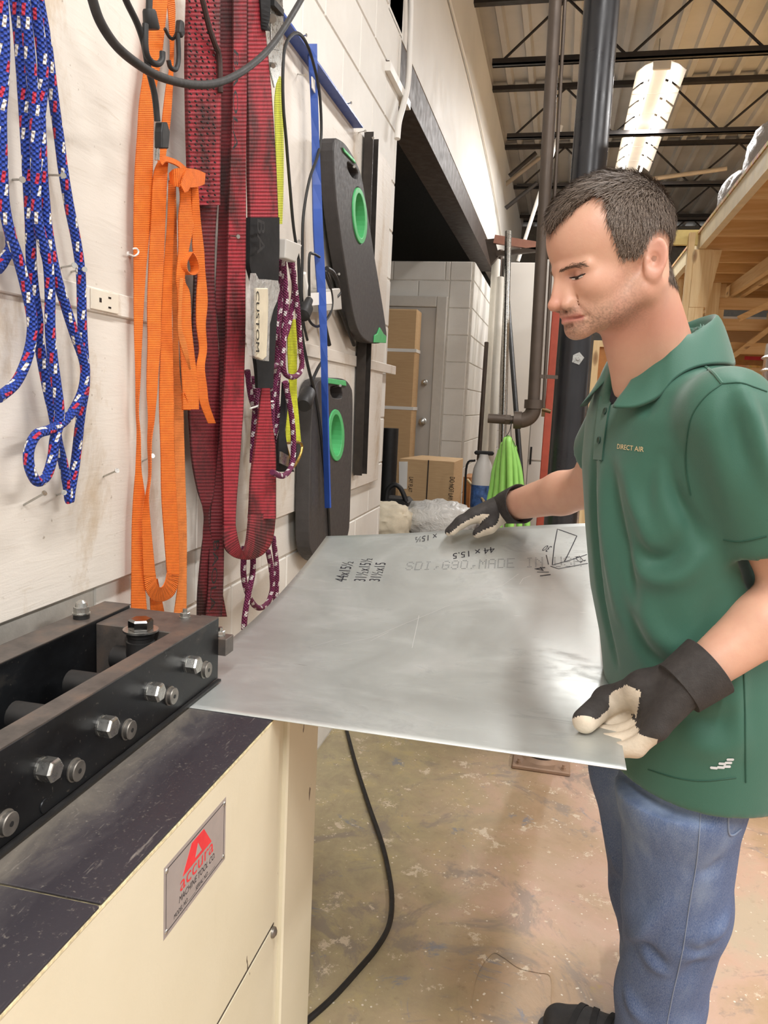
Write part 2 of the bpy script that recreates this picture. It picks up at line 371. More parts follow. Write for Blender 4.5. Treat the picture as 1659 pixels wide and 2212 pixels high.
M_zinc = plain('zinc_plated', '#b9b8b3', .3, .95, var=.12, scale=60)
M_zincd = plain('dull_zinc', '#8d8881', .42, .85, var=.18, scale=70)
M_white = plain('white_paint', '#e9e6e0', .45, var=.04, scale=6)
M_grey = plain('grey_paint', '#b8b4ad', .5, var=.05, scale=4)
M_blue = plain('blue_paint', '#2d4fa0', .38, .0, var=.12, scale=14)
M_ink = plain('black_marker_ink', '#22222a', .6, var=.1)
# ================================================================ the setting
rnd = random.Random(7)
XW = -0.785          # face of the block wall
XP = -0.765          # face of the plywood
# floor
o = MB().add([(-6,-5,0),(9,-5,0),(9,14,0),(-6,14,0)], [(0,1,2,3)]).build('floor', M_floor); structure(o, 'worn stained concrete shop floor with flaking paint')
# chipped patch in the floor: a shallow broken-out slab corner
mb = MB(); pts = [at(x, y, 2, 0.0) for x, y in [(1062,2062),(1085,2068),(1120,2092),(1160,2102),(1188,2110),(1190,2160),(1186,2230),(1060,2250),(1020,2200),(1030,2110)]]
cen = np.mean(pts, axis=0); lip = [p+A([0,0,.0045])+unit(p-cen)*.012*rnd.uniform(.4,1.3) for p in catmull(pts, 4, True)]; inn = [p+A([0,0,.0015]) for p in catmull(pts, 4, True)]
out_ = [p+unit(p-cen)*.03 for p in lip]; n = len(lip)
for k in range(n): out_[k][2] = .0008
mb.add(lip+out_+inn, [(k, n+k, n+(k+1)%n, (k+1)%n) for k in range(n)]+[(2*n+k, k, (k+1)%n, 2*n+(k+1)%n) for k in range(n)])
fl = bpy.data.objects['floor']; mb.build('chipped_edge', M_floor, fl, smooth=True)
# block wall with single blocks
wl = MB().box((XW-.19,-1.2,0),(XW-.004,3.46,4.0)).build('wall_left', M_mortar); structure(wl, 'white painted concrete block wall on the left')
blk = None
def block(y0, y1, z0, z1, par, X=XW, ax=0):
    global blk
    L = y1-y0
    m = MB().box((X-.02, y0+.004, z0+.004), (X, y1-.004, z1-.004), ch=.003)
    return m.build('block', M_block, par)
CZ = .203; L0 = .407
blockmesh = {}
def blocks(par, x0, x1, ys, ye, zs, ze, zoff, yoff, ax=0):
    k0 = int(math.floor((zs-zoff)/CZ)); k1 = int(math.ceil((ze-zoff)/CZ))
    for k in range(k0, k1):
        za, zb = max(zs, zoff+k*CZ), min(ze, zoff+(k+1)*CZ)
        if zb-za < .02: continue
        off = yoff+(L0/2 if k % 2 else 0); j0 = int(math.floor((ys-off)/L0)); j1 = int(math.ceil((ye-off)/L0))
        for j in range(j0, j1):
            ya, yb = max(ys, off+j*L0), min(ye, off+(j+1)*L0)
            if yb-ya < .03: continue
            key = (round(yb-ya,3), round(zb-za,3), ax); pos = A([x1, ya, za]) if ax == 0 else A([ya, x1, za])
            if key not in blockmesh:
                a, b, c = yb-ya, zb-za, .02
                m = MB().box((-c,.0035,.0035),(0,a-.0035,b-.0035), ch=.003) if ax == 0 else MB().box((.0035,0,.0035),(a-.0035,c,b-.0035), ch=.003)
                me = m.build('block', M_block); me.data.transform(Matrix.Translation(me.location)); blockmesh[key] = me.data; bpy.data.objects.remove(me)
            o = bpy.data.objects.new('block', blockmesh[key]); COL.objects.link(o); o.parent = par; o.location = Vector(pos-rootloc(par))
blocks(wl, 0, XW, 1.19, 3.46, 0.0, 3.05, 2.443-12*CZ, 2.40)
# plywood boards on the wall
for k, (ya, yb) in enumerate([(-.9, 1.545), (1.549, 3.30)]):
    o = MB().box((XW+.001, ya, .956), (XP, yb, 2.262), ch=.002).build('plywood_board', M_ply)
    tag(o, ['scuffed off-white plywood board on the wall behind the blue ropes and orange straps', 'off-white plywood board on the wall behind the blue bars and knee boards'][k], 'board')
# wall over the opening and the steel lintel
o = MB().box((XW-.19,3.20,2.835),(XW,13,4.0)).build('wall_upper', M_upper); structure(o, 'white painted wall above the dark opening')
LB = MB().box((XW-.012,3.20,2.645),(XW-.002,8.0,2.832)).box((XW-.17,3.20,2.822),(XW-.012,8.0,2.832)).box((XW-.15,3.20,2.636),(XW+.012,8.0,2.647)).build('lintel_beam', M_brn, bevel=.002)
tag(LB, 'long brown steel lintel beam over the dark opening', 'beam')
MB().box((XW-.02,3.18,2.60),(XW+.022,3.60,2.634)).build('bearing_angle', M_white, LB)
# small room in the opening: front with the door, side return, roof edge
YD = 6.0
wb = MB().box((-3.4,YD+.006,0),(-.735,YD+.2,2.375)).build('wall_back', M_mortar); structure(wb, 'grey block wall with the door in the opening')
blocks(wb, 0, YD, -3.4, -1.70, 0, 2.375, .0, -.735, 1); blocks(wb, 0, YD, -.90, -.735, 0, 2.375, .0, -.735, 1); blocks(wb, 0, YD, -1.70, -.90, 2.10, 2.375, .0, -.735, 1)
wr = MB().box((-.93,YD+.02,0),(-.722,10.5,2.375)).build('wall_return', M_mortar); structure(wr, 'white block side wall behind the leaning pipes')
blocks(wr, 0, -.715, YD+.02, 10.4, 0, 2.375, .0, 6.2)
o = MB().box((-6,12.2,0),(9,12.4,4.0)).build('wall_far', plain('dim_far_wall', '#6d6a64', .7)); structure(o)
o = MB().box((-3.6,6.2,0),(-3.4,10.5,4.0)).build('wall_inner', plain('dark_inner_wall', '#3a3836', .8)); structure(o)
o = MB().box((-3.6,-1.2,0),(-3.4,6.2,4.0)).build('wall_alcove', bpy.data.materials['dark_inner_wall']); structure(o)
# door
d = MB().box((-1.62,YD-.03,.01),(-.985,YD+.02,2.03), ch=.003).build('door_1', M_grey); structure(d, 'grey steel door with round knob in the block wall')
for kz, r in ((1.16,.026), (1.46,.02)):
    MB().lathe((-1.045,YD-.03,kz), (0,-1,0), [(0,r*1.15),(.008,r*1.15),(.012,r*.5),(.03,r*.5),(.036,r),(.058,r*.95),(.064,r*.5)], 18).build('door_knob' if r > .022 else 'deadbolt', M_zinc, d, smooth=True)
f = MB().box((-.985,YD-.05,0),(-.905,YD+.03,2.11)).box((-1.70,YD-.05,2.03),(-.985,YD+.03,2.11)).box((-1.70,YD-.05,0),(-1.62,YD+.03,2.03)).build('trim_1', plain('frame_paint','#c6c2ba',.5,var=.04), bevel=.006); structure(f, 'pale painted steel door frame')
# ceiling deck with ribs along Y
mb = MB(); xs = []; x = -6.0
while x < 9.0: xs += [(x,4.06),(x+.11,4.06),(x+.125,4.022),(x+.165,4.022)]; x += .18
V = [(a,-5,b) for a, b in xs]+[(a,14,b) for a, b in xs]; n = len(xs)
mb.add(V, [(k, n+k, n+k+1, k+1) for k in range(n-1)]); ce = mb.build('ceiling', M_deck); structure(ce, 'ribbed galvanised roof deck')
# open web joists
def joist(yj, lab, xa=-.785, xb=8.0):
    J = thing('roof_joist', lab, 'joist', (0,yj,3.6), 'open web roof joists')
    MB().box((xa,yj-.03,3.985),(xb,yj+.03,3.99)).box((xa,yj-.03,3.99),(xb,yj-.012,4.02)).box((xa,yj+.012,3.99),(xb,yj+.03,4.02)).build('top_chord', M_jst, J)
    MB().box((xa+.15,yj-.03,3.592),(xb,yj-.012,3.63)).box((xa+.15,yj+.012,3.592),(xb,yj+.03,3.63)).box((xa+.15,yj-.03,3.592),(xb,yj+.03,3.598)).build('bottom_chord', M_jst, J)
    k = 0; x = xa+.2; src = [None, None]
    while x < min(xb-.6, 3.6):
        up = k % 2; p = A([x,yj,3.61 if not up else 3.99]); q = A([x+.42,yj,3.99 if not up else 3.61])
        if src[up] is None: src[up] = MB().cyl(p, q, .0095, n=8).build('web_bar', M_jst, J, smooth=True); src[up]['x0'] = x
        else: inst(src[up], 'web_bar', J, (x-src[up]['x0'],0,0))
        x += .42; k += 1
for k, yj in enumerate([5.62, 7.08, 8.6, 10.1, 11.6]):
    joist(yj, ['black open web roof joist nearest the camera, above the near end of the strip light', 'black open web roof joist crossing the middle of the strip light', 'black open web roof joist just past the far end of the strip light', 'second farthest black open web roof joist above the timber rack','farthest black open web roof joist near the far wall'][k])
joist(4.1, 'black open web roof joist over the worker, above the top of the picture'); joist(2.6, 'black open web roof joist above the shear, out of the picture'); 
# strip lights
def strip(lx, ly, lz, L, lab):
    T = thing('strip_light', lab, 'light', (lx,ly,lz), 'fluorescent strip lights')
    MB().box((lx-.055,ly-L/2,lz-.02),(lx+.055,ly+L/2,lz+.045), ch=.006).build('housing', M_white, T)
    for s in (-1,1):
        mb = MB(); a = [(s*.055,.01),(s*.11,-.012),(s*.165,-.055),(s*.167,-.052),(s*.112,-.008),(s*.055,.014)]
        sg = L/7
        for j in range(7): MB().prism([(lx+p,ly-L/2+j*sg,lz+q) for p, q in a], (0,sg-.045,0)).build('reflector', M_white, T)
        MB().cyl((lx+s*.085,ly-L/2+.02,lz-.045),(lx+s*.085,ly+L/2-.02,lz-.045),.013,n=12).build('tube', M_tube, T, smooth=True)
    for s in (-1,1): MB().box((lx-.06,ly+s*(L/2-.005),lz-.05),(lx+.06,ly+s*(L/2+.012),lz+.05), ch=.004).build('end_cap', M_white, T)
    for k in range(1, 6): MB().beam((lx-.167,ly-L/2+k*L/6,lz-.054),(lx+.167,ly-L/2+k*L/6,lz-.054),.004,.004).build('guard_wire', M_white, T)
    for s in (-.35,.35): MB().cyl((lx,ly+s*L,lz+.045),(lx,ly+s*L,4.03),.003,n=6).build('hanger', M_zincd, T)
t = NT('lit_tube'); M_tube = t.out((1,1,1), .5, 0, None, **{'Emission Color': (1.0,.97,.92,1), 'Emission Strength': 4.0})
for k, (lx, ly, lz, ll, lw) in enumerate(LAMPS):
    strip(lx, ly, lz, ll, ['lit fluorescent strip light with white reflectors hanging from the roof', 'fluorescent strip light over the worker, above the picture', 'fluorescent strip light over the camera', 'fluorescent strip light over the aisle on the right', 'fluorescent strip light above the timber rack'][k])

o = MB().box((-3.4,3.30,3.02),(XW-.20,10.5,3.06)).build('alcove_shade_panel', bpy.data.materials['dark_inner_wall']); structure(o)  # added dark panel: hides the deck, blocks lamp light, keeps the opening black
# ================================================================ lettering helper
def glyphs(s, spacing=1.0):
    """text as a flat mesh: verts (x,y) with cap height 1, faces, width"""
    cu = bpy.data.curves.new('lettering', 'FONT'); cu.body = s; cu.size = 1.0; cu.space_character = spacing; cu.resolution_u = 3
    ob = bpy.data.objects.new('lettering', cu); COL.objects.link(ob); dg = bpy.context.evaluated_depsgraph_get(); dg.update()
    me = ob.evaluated_get(dg).to_mesh(); V = np.array([v.co[:2] for v in me.vertices]); F = [tuple(p.vertices) for p in me.polygons]
    ob.evaluated_get(dg).to_mesh_clear(); bpy.data.objects.remove(ob); bpy.data.curves.remove(cu)
    V = V/0.729; return V-[V[:,0].min(), 0], F, V[:,0].max()-V[:,0].min()
def lettering(s, P0, P1, up, h, mb, lift, place=None, spacing=1.0, fit=True, shear=0.0):
    """write s from P0 to P1 (cap height h along up), lifted off the surface"""
    V, F, wd = glyphs(s, spacing); P0, P1 = A(P0), A(P1); d = P1-P0; L = np.linalg.norm(d); d = d/L; up = unit(A(up)-d*np.dot(up, d))
    sx = L/wd if fit else h
    W = [P0+d*(x+shear*y)*sx+up*y*h+A(lift) for x, y in V]
    if place: W = [place(p) for p in W]
    return mb.add(W, F)
# ================================================================ hydraulic shear
SH = thing('shear_machine', 'black and cream metal shear with bolted blade beam under the straps', 'machine', (-.55,.7,0))
ZT = .82
MB().box((-.74,.594,ZT-.003),(-.387,1.282,ZT), ch=.0008).build('table_plate', M_table, SH)
MB().box((-.74,-.6,ZT-.004),(-.387,.5915,ZT-.0008), ch=.0008).build('table_plate', M_table, SH)
MB().box((-.74,-.6,ZT-.0075),(-.3868,1.281,ZT-.0042)).build('table_edge', plain('chipped_edge_paint','#ddd0a8',.5,var=.35,scale=160), SH)
fp = MB().box((-.42,-.6,0),(-.3875,1.075,ZT-.008)).build('front_panel', M_cream, SH)
MB().box((-.3875,.53,0),(-.3855,1.066,.459)).build('lower_panel', M_cream, SH); MB().box((-.3876,.53,.4592),(-.3870,1.072,.4625)).build('panel_gap', M_brn, SH)
MB().box((-.389,-.6,0),(-.3855,.522,.70)).build('side_panel', M_cream, SH, bevel=.001)
MB().box((-.74,1.079,0),(-.396,1.118,ZT-.008), ch=.002).build('end_post', M_cream, SH)
MB().box((-.74,1.118,0),(-.387,1.280,ZT-.008), ch=.003).build('end_post', M_cream, SH)
MB().lathe((-.386,1.063,.452), (1,0,0), [(0,.009),(.004,.0085),(.007,.004)], 14).build('screw', M_zincd, SH, smooth=True)
MB().cyl((-.3845,.55,.705),(-.3845,.55,.69),.004,n=8).build('screw', M_zincd, SH)
# blade beam: front plate, back plate, end block
BT, BB = .934, .828
MB().box((-.555,-.6,BB),(-.525,1.147,BT), ch=.0015).build('front_plate', M_blk, SH)
MB().box((-.556,-.6,BT-.001),(-.5255,1.146,BT+.0008)).build('plate_top_edge', M_scale, SH)
MB().box((-.735,-.6,BB),(-.687,1.146,BT+.004), ch=.0015).build('back_plate', M_blk, SH)
MB().box((-.736,-.6,BT+.004),(-.6865,1.147,BT+.0055)).build('plate_top_edge', M_scale, SH)
MB().box((-.687,1.045,BB),(-.555,1.146,BT), ch=.0015).build('end_block', M_scale, SH)
MB().box((-.687,-.6,BB),(-.555,1.045,BB+.006)).build('beam_floor', M_blk, SH)
MB().box((-.526,-.6,ZT+.0045),(-.5195,1.147,BB)).build('blade_edge', M_rubber, SH)
MB().box((-.57,1.1475,.868),(-.512,1.178,.897), ch=.001).build('stop_bracket', M_scale, SH)
def hexbolt(p, d, r, h, mat, name='bolt_head', washer=0):
    m = MB()
    if washer: m.cyl(p, A(p)+A(d)*.003, washer, n=22); p = A(p)+A(d)*.003
    m.lathe(p, d, [(0,r),(h*.8,r),(h*.97,r*.9),(h,r*.8)], 6); 
    return m.build(name, mat, SH, smooth=False)
for y, z in ((1.036,.8905),(.923,.889),(.808,.887),(.695,.885),(.580,.883)):
    hexbolt((-.525,y,z), (1,0,0), .0135, .017, M_zinc, washer=.0128)
    MB().cyl((-.555,y-.004,z-.002),(-.645,y-.004,z-.002),.0185,n=18).cyl((-.645,y-.004,z-.002),(-.648,y-.004,z-.002),.017,.014,n=18).build('clamp_rod', M_rubber, SH, smooth=True)
for y, z in ((1.095,.8615),(.982,.860),(.867,.857),(.753,.855),(.637,.853)):
    pn = MB().lathe((-.525,y,z), (1,0,0), [(0,.0142),(.0015,.0142),(.002,.0125),(.007,.0125),(.008,.0115)], 22).build('pin_cap', M_zincd, SH, smooth=True, ang=30)
    MB().cyl((-.5172,y,z),(-.5165,y,z),.003,n=10).build('pin_hole', M_rubber, pn)
MB().lathe((-.525,.700,.838),(1,0,0),[(0,.0085),(.0012,.008)],16).build('plug_screw', M_blk, SH, smooth=True)
# adjusting bolt, nuts
bx, by = -.600, 1.03
MB().lathe((bx,by,.895),(0,0,1),[(0,.0215),(.025,.0215),(.026,.0195),(.032,.0195),(.033,.021),(.04,.021)],24).build('bolt_collar', M_rubber, SH, smooth=True, ang=30)
MB().lathe((bx,by,.936),(0,0,1),[(0,.0265),(.003,.0265)],26).build('washer', M_zinc, SH, smooth=True, ang=30)
hexbolt((bx,by,.9395),(0,0,1),.0185,.016,plain('dark_chrome','#8c8a88',.2,1.0))
def stud(p, s=1.0, acorn=False):
    p = A(p); m = MB().lathe(p,(0,0,1),[(0,.011*s),(.002,.011*s)],16).lathe(p+[0,0,.002],(0,0,1),[(0,.0095*s),(.007*s,.0095*s),(.008*s,.008*s)],6)
    m.lathe(p+[0,0,.0095*s],(0,0,1),[(0,.0075*s),(.005*s,.0065*s),(.008*s,.003*s)] if acorn else [(0,.0045*s),(.008*s,.0045*s)],14)
    m.build('nut', M_zinc, SH)
MB().lathe((-.712,1.045,BT+.004),(0,0,1),[(0,.0125),(.009,.0125)],18).build('stud_collar', M_rubber, SH, smooth=True)
stud((-.712,1.045,BT+.013),1.25,True); stud((-.575,1.125,BT),.85); stud((-.53,1.163,.897),.85)
# nameplate
NY0, NY1, NZ0, NZ1 = .714, .877, .692, .780; NX = -.389
np_ = MB().box((NX,NY0,NZ0),(NX+.0016,NY1,NZ1)).build('nameplate', plain('brushed_nameplate','#aca39f',.42,.25,var=.05,scale=30), SH)
m = MB(); e = NX+.0018
for a, b in (((NY0+.005,NZ0+.005),(NY1-.005,NZ0+.006)),((NY0+.005,NZ1-.006),(NY1-.005,NZ1-.005)),((NY0+.005,NZ0+.005),(NY0+.0058,NZ1-.005)),((NY1-.0058,NZ0+.005),(NY1-.005,NZ1-.005))):
    m.box((NX+.0015,a[0],a[1]),(e,b[0],b[1]))
lettering('MACHINE TOOL CO.', (e,NY0+.036,NZ0+.0215), (e,NY1-.032,NZ0+.0215), (0,0,1), .0085, m, (0,0,0), shear=.2)
lettering('MODEL NO.', (e,NY0+.024,NZ0+.0095), (e,NY0+.058,NZ0+.0095), (0,0,1), .0062, m, (0,0,0), shear=.2)
lettering('SERIAL NO.', (e,NY0+.078,NZ0+.0095), (e,NY0+.112,NZ0+.0095), (0,0,1), .0062, m, (0,0,0), shear=.2)
for a in (.060,.114): m.box((NX+.0015,NY0+a,NZ0+.0085),(e,NY0+a+.018,NZ0+.0088))
m.build('lettering', M_ink, np_)
M_logo = plain('red_enamel','#e0343c',.4,var=.08)
cY = (NY0+NY1)/2+.003
m = MB().prism([(NX+.0015,cY-.018,NZ1-.009),(NX+.0015,cY+.014,NZ1-.009),(NX+.0015,cY+.036,NZ0+.050),(NX+.0015,cY-.040,NZ0+.050)], (.0004,0,0)); 
lettering('accura', (e,cY-.046,NZ0+.034), (e,cY+.042,NZ0+.034), (0,0,1), .020, m, (0,0,0))
m.build('logo', M_logo, np_)
MB().prism([(e,cY-.002,NZ1-.018),(e,cY+.008,NZ0+.055),(e,cY-.009,NZ0+.055)], (.0004,0,0)).build('logo_gap', bpy.data.materials['brushed_nameplate'], np_)
for y in (NY0+.006, NY1-.006):
    for z in (NZ0+.007, NZ1-.007): MB().lathe((NX+.0016,y,z),(1,0,0),[(0,.0032),(.0012,.0026),(.0016,.001)],10).build('rivet', M_zinc, np_, smooth=True)
# ================================================================ steel sheet being fed
SX0, SX1, SY0, SY1 = -.60, .124, 1.036, 1.993
def sheet_z(X, Y):
    t = max(0.0, (Y-1.30)/(SY1-1.30)); h = .107+(.200-.107)*(X-SX0)/(SX1-SX0)
    return .8215+h*t**1.8+.0025*math.sin((X+.2)*7)*min(1,max(0,(Y-1.1)/.3))
nu, nv = 41, 61; V = []; uvs = []
for i in range(nu):
    for j in range(nv):
        X = SX0+(SX1-SX0)*i/(nu-1); Y = SY0+(SY1-SY0)*j/(nv-1); V.append((X,Y,sheet_z(X,Y))); uvs.append((X,Y))
m = MB().grid(V, nu, nv, uvs); SHT = m.build('steel_sheet', M_galv, smooth=True); s_ = SHT.modifiers.new('solidify','SOLIDIFY'); s_.thickness = .0012; s_.offset = -1
tag(SHT, 'thin galvanised steel sheet with marker notes held into the shear', 'sheet')
def on_sheet(x, y):
    a, b = at(x, y, 2, 1.05), at(x, y, 2, .80)
    for _ in range(30):
        m_ = (a+b)/2
        if m_[2] > sheet_z(m_[0], min(m_[1], SY1)): a = m_
        else: b = m_
    return (a+b)/2
def stick(p): y = min(p[1], SY1-.003); x = min(p[0], SX1-.002); return A([x, y, sheet_z(x, y)+.0005])
mk = MB()
def scribble(pix, wd=.0022):
    P = [on_sheet(*q) for q in pix]; P = [P[0]+(P[-1]-P[0])*0]+P[1:] if len(P) > 1 else P
    Q = []
    for a, b in zip(P[:-1], P[1:]):
        for k in range(8): Q.append(a+(b-a)*k/8)
    Q.append(P[-1]); Q = A(Q); T = np.gradient(Q, axis=0); T /= np.maximum(np.linalg.norm(T,axis=1),1e-9)[:,None]; N = np.c_[-T[:,1], T[:,0], np.zeros(len(T))]
    V = [stick(p+n*wd/2) for p, n in zip(Q, N)]+[stick(p-n*wd/2) for p, n in zip(Q, N)]; k = len(Q)
    mk.add(V, [(i, k+i, k+i+1, i+1) for i in range(k-1)])
def note(s, a, b, h, flip=False):
    P0, P1 = on_sheet(*a), on_sheet(*b); P0[2] = P1[2] = 0; d = unit(P1-P0); up = A([-d[1], d[0], 0])
    lettering(s, P0, P1, up, h, mk, (0,0,0), place=stick, shear=.15)
note('44x15\u00bd', (747,1257), (764,1214), .030); note('31\u00bdx15\u00bd', (789,1256), (805,1207), .030); note('31\u00bdx15', (820,1256), (834,1216), .028)
note('44 x 15.5', (1068,1181), (978,1196), .028); note('x 15\u00bd', (944,1153), (897,1161), .030); note('30', (1193,1181), (1180,1178), .026); note('1/4', (1190,1242), (1176,1224), .026); note('CL', (1252,1216), (1266,1211), .026)
scribble([(1193,1220),(1197,1180),(1204,1143),(1246,1158),(1219,1214)],.0026); scribble([(1193,1221),(1232,1210),(1268,1198)]); scribble([(1189,1223),(1206,1229),(1270,1217)]); scribble([(1180,1199),(1185,1220)])
mk.build('marker_notes', M_ink, SHT)['kind'] = 'stuff'
DM = {'S':'01110 10001 10000 01110 00001 10001 01110','D':'11110 10001 10001 10001 10001 10001 11110','I':'01110 00100 00100 00100 00100 00100 01110',',':'00000 00000 00000 00000 00110 00100 01000','G':'01110 10001 10000 10111 10001 10001 01110','9':'01110 10001 10001 01111 00001 10001 01110','0':'01110 10001 10001 10001 10001 10001 01110','M':'10001 11011 10101 10101 10001 10001 10001','A':'01110 10001 10001 11111 10001 10001 10001','E':'11111 10000 10000 11110 10000 10000 11111','N':'10001 11001 10101 10011 10001 10001 10001','U':'10001 10001 10001 10001 10001 10001 01110',' ':'00000 00000 00000 00000 00000 00000 00000'}
dm = MB(); P0, P1 = on_sheet(876,1231), on_sheet(1262,1223); P0[2] = P1[2] = 0; word = 'SDI,G90,MADE IN USA'; stp = np.linalg.norm(P1-P0)/(len(word)*6); d = unit(P1-P0); upv = A([-d[1], d[0], 0])
for ci, ch in enumerate(word):
    for r, row in enumerate(DM.get(ch, DM[' ']).split()):
        for c, bit in enumerate(row):
            if bit == '1':
                p = P0+d*stp*(ci*6+c)+upv*(6-r)*.0062; a = .32*stp
                dm.add([stick(p+d*x*a*1.3+upv*y*.0011) for x, y in ((-1,-1),(1,-1),(1,1),(-1,1))], [(0,1,2,3)])
dm.build('printed_line', plain('grey_dot_ink','#6d7072',.5,var=.1), SHT)['kind'] = 'stuff'
sc = MB(); mk, mk_ = sc, mk
for q in ([(725,1395),(800,1378),(880,1345),(960,1312),(1040,1285),(1085,1265),(1120,1240)], [(670,1398),(725,1382)], [(1122,1262),(1130,1250),(1146,1244)], [(800,1385),(840,1365)], [(890,1400),(905,1330)], [(690,1430),(760,1425)]): scribble(q, .0011)
sc.build('scratches', plain('bright_scratch','#f0f0ee',.4,.6,var=.02), SHT)
# ================================================================ things on the left wall
def line(pix, X, n=6):
    """pixels -> smooth world polyline on the plane(s) X"""
    P = catmull([(x, y, (X if np.isscalar(X) else X[k])) for k, (x, y) in enumerate(pix)], n)
    return A([at(x, y, 0, q) for x, y, q in P])
def rib(rows, Xl, Xr, n=5):
    """rows (xl,yl,xr,yr[,dX]) -> the two edge polylines of a hanging strap"""
    R = catmull([tuple(r)+((0.0,) if len(r) == 4 else ()) for r in rows], n)
    return A([at(a, b, 0, Xl+e) for a, b, c, d, e in R]), A([at(c, d, 0, Xr+e) for a, b, c, d, e in R])
def rows(*a): return [(xl, y, xr, y) for y, xl, xr in a]
# ---- blue rope hank
RP = thing('blue_rope', 'blue braided rope hank with red and white flecks hung on the plywood', 'rope', (-.735,.95,.85))
r = .0072
S = [[(4,-60),(5,0),(9,95),(6,190),(2,253),(5,380),(9,443),(22,506),(38,554),(55,617),(68,680),(69,725),(58,776),(34,827),(-4,860)],
     [(26,-60),(32,0),(41,79),(49,190),(55,285),(60,380),(65,475),(68,570),(74,633),(82,690),(83,729),(93,790),(105,851),(117,905),(125,956),(136,1000),(146,1051),(150,1081),(153,1060),(158,1030),(162,1005),(168,955),(175,890),(183,840),(184,795),(180,745),(177,685),(176,633),(174,585),(165,522),(149,443),(136,364),(128,300),(119,237),(109,158),(101,95),(84,0),(74,-60)],
     [(45,-60),(52,0),(60,79),(68,158),(76,237),(76,285),(78,380),(79,459),(92,522),(104,570),(108,633),(108,700),(112,760),(120,820),(128,880),(127,915),(118,950),(113,990),(100,1029),(80,1040),(64,1010),(63,970),(80,938),(108,928),(136,912),(160,884),(178,845),(184,803),(178,770),(160,719),(140,656),(120,590),(104,506),(97,443),(92,380),(89,316),(87,253),(92,190),(92,127),(81,47),(71,0),(64,-60)],
     [(-6,582),(4,570),(14,552),(24,532),(20,490)]]
for k, (s, X) in enumerate(zip(S, (-.722,-.738,-.712,-.748))): MB().tube(line(s, X, 7), r, 12).build('strand', M_rope, RP, smooth=True, ang=80)
# ---- orange straps
OS = thing('orange_strap', 'long bright orange webbing strap hanging at the left of the orange group', 'strap', (-.745,1.25,.88))
MB().ribbon(*rib(rows((-30,334,366),(0,329,362),(95,318,352),(158,310,343),(221,301,333),(285,297,331),(380,291,329),(475,289,325),(570,289,316),(665,289,310),(736,290,307),(820,293,303),(888,294,299),(939,296,303),(1007,293,305),(1075,288,313),(1142,285,314),(1244,284,312),(1322,283,317)), -.748, -.738)).build('webbing', M_orange, OS, smooth=True)
MB().ribbon(*rib([(352,-10,372,-25),(361,10,378,15),(366,80,377,80),(366,140,375,140),(358,190,373,190),(350,260,368,260),(345,320,360,320),(340,348,357,348)], -.742, -.735)).build('webbing', M_orange, OS, smooth=True)
O2 = thing('orange_strap', 'orange webbing strap looped over a nail, its U bend hanging low', 'strap', (-.73,1.3,.9))
MB().ribbon(*rib(rows((343,343,364),(380,331,361),(475,326,357),(570,321,353),(665,318,348),(736,319,347),(803,317,342),(854,317,339),(905,320,334),(956,319,327),(1024,321,326),(1075,314,321),(1125,307,325),(1193,308,331),(1244,310,336)), -.735, -.722)).build('webbing', M_orange, O2, smooth=True)
MB().ribbon(line([(310,1240),(315,1275),(330,1296),(355,1298),(378,1280),(387,1236)], -.735), line([(336,1240),(338,1256),(343,1267),(350,1268),(357,1256),(361,1238)], -.722)).build('bend', M_orange, O2, smooth=True)
MB().ribbon(*rib(rows((1240,361,387),(1176,356,386),(1075,349,381),(973,347,376),(871,344,375),(769,346,373),(668,349,371),(570,354,373),(475,361,377),(390,364,378)), -.73, -.718)).build('webbing', M_orange, O2, smooth=True)
MB().ribbon(line([(343,345),(352,338),(368,341),(386,349),(404,364)], -.726), line([(350,356),(358,350),(368,352),(383,359),(398,372)], -.712)).build('webbing', M_orange, O2, smooth=True)
MB().ribbon(*rib(rows((1250,322,340),(1330,326,356)), -.752, -.748)).build('webbing', M_orange, O2, smooth=True)
O3 = thing('orange_strap', 'soiled orange strap hanging straight behind the knotted orange strap', 'strap', (-.75,1.3,.9))
MB().ribbon(*rib(rows((395,368,380),(500,366,382),(620,370,384),(702,373,385),(803,373,388),(871,375,395),(939,376,397),(1041,378,400),(1142,381,403),(1244,385,403),(1332,375,402)), -.748, -.738)).build('webbing', M_orange2, O3, smooth=True)
O4 = thing('orange_strap', 'knotted orange strap with a bow and short loose tails', 'strap', (-.72,1.42,1.15))
MB().ribbon(line([(366,374),(378,364),(400,363),(424,366),(443,374)], (-.715,-.70,-.69,-.69,-.70)), line([(368,396),(380,403),(402,405),(424,404),(441,398)], (-.715,-.70,-.69,-.69,-.70))).build('bow', M_orange, O4, smooth=True)
MB().ribbon(line([(443,374),(436,368),(424,366),(415,368)], -.72), line([(441,398),(434,396),(424,394),(416,394)], -.72)).build('bow', M_orange, O4, smooth=True)
MB().ribbon(line([(390,400),(396,380),(404,366),(412,372)], -.688), line([(398,416),(406,412),(413,396),(417,384)], -.688)).build('wrap', M_orange, O4, smooth=True)
MB().ribbon(*rib(rows((400,386,424),(427,389,427),(475,385,421),(538,385,408),(601,380,399),(634,383,410),(702,385,413),(770,390,420),(837,394,428),(884,395,429)), -.708, -.698)).build('tail', M_orange, O4, smooth=True)
MB().ribbon(*rib(rows((400,414,428),(475,415,433),(538,416,440),(585,426,443),(649,424,448),(702,424,444),(753,430,447),(793,424,442),(837,428,447),(871,432,451),(914,449,466)), -.70, -.69)).build('tail', M_orange, O4, smooth=True)
MB().ribbon(*rib(rows((600,388,396),(700,384,392),(740,388,402),(798,409,413)), -.695, -.69)).build('tail', M_orange2, O4, smooth=True)
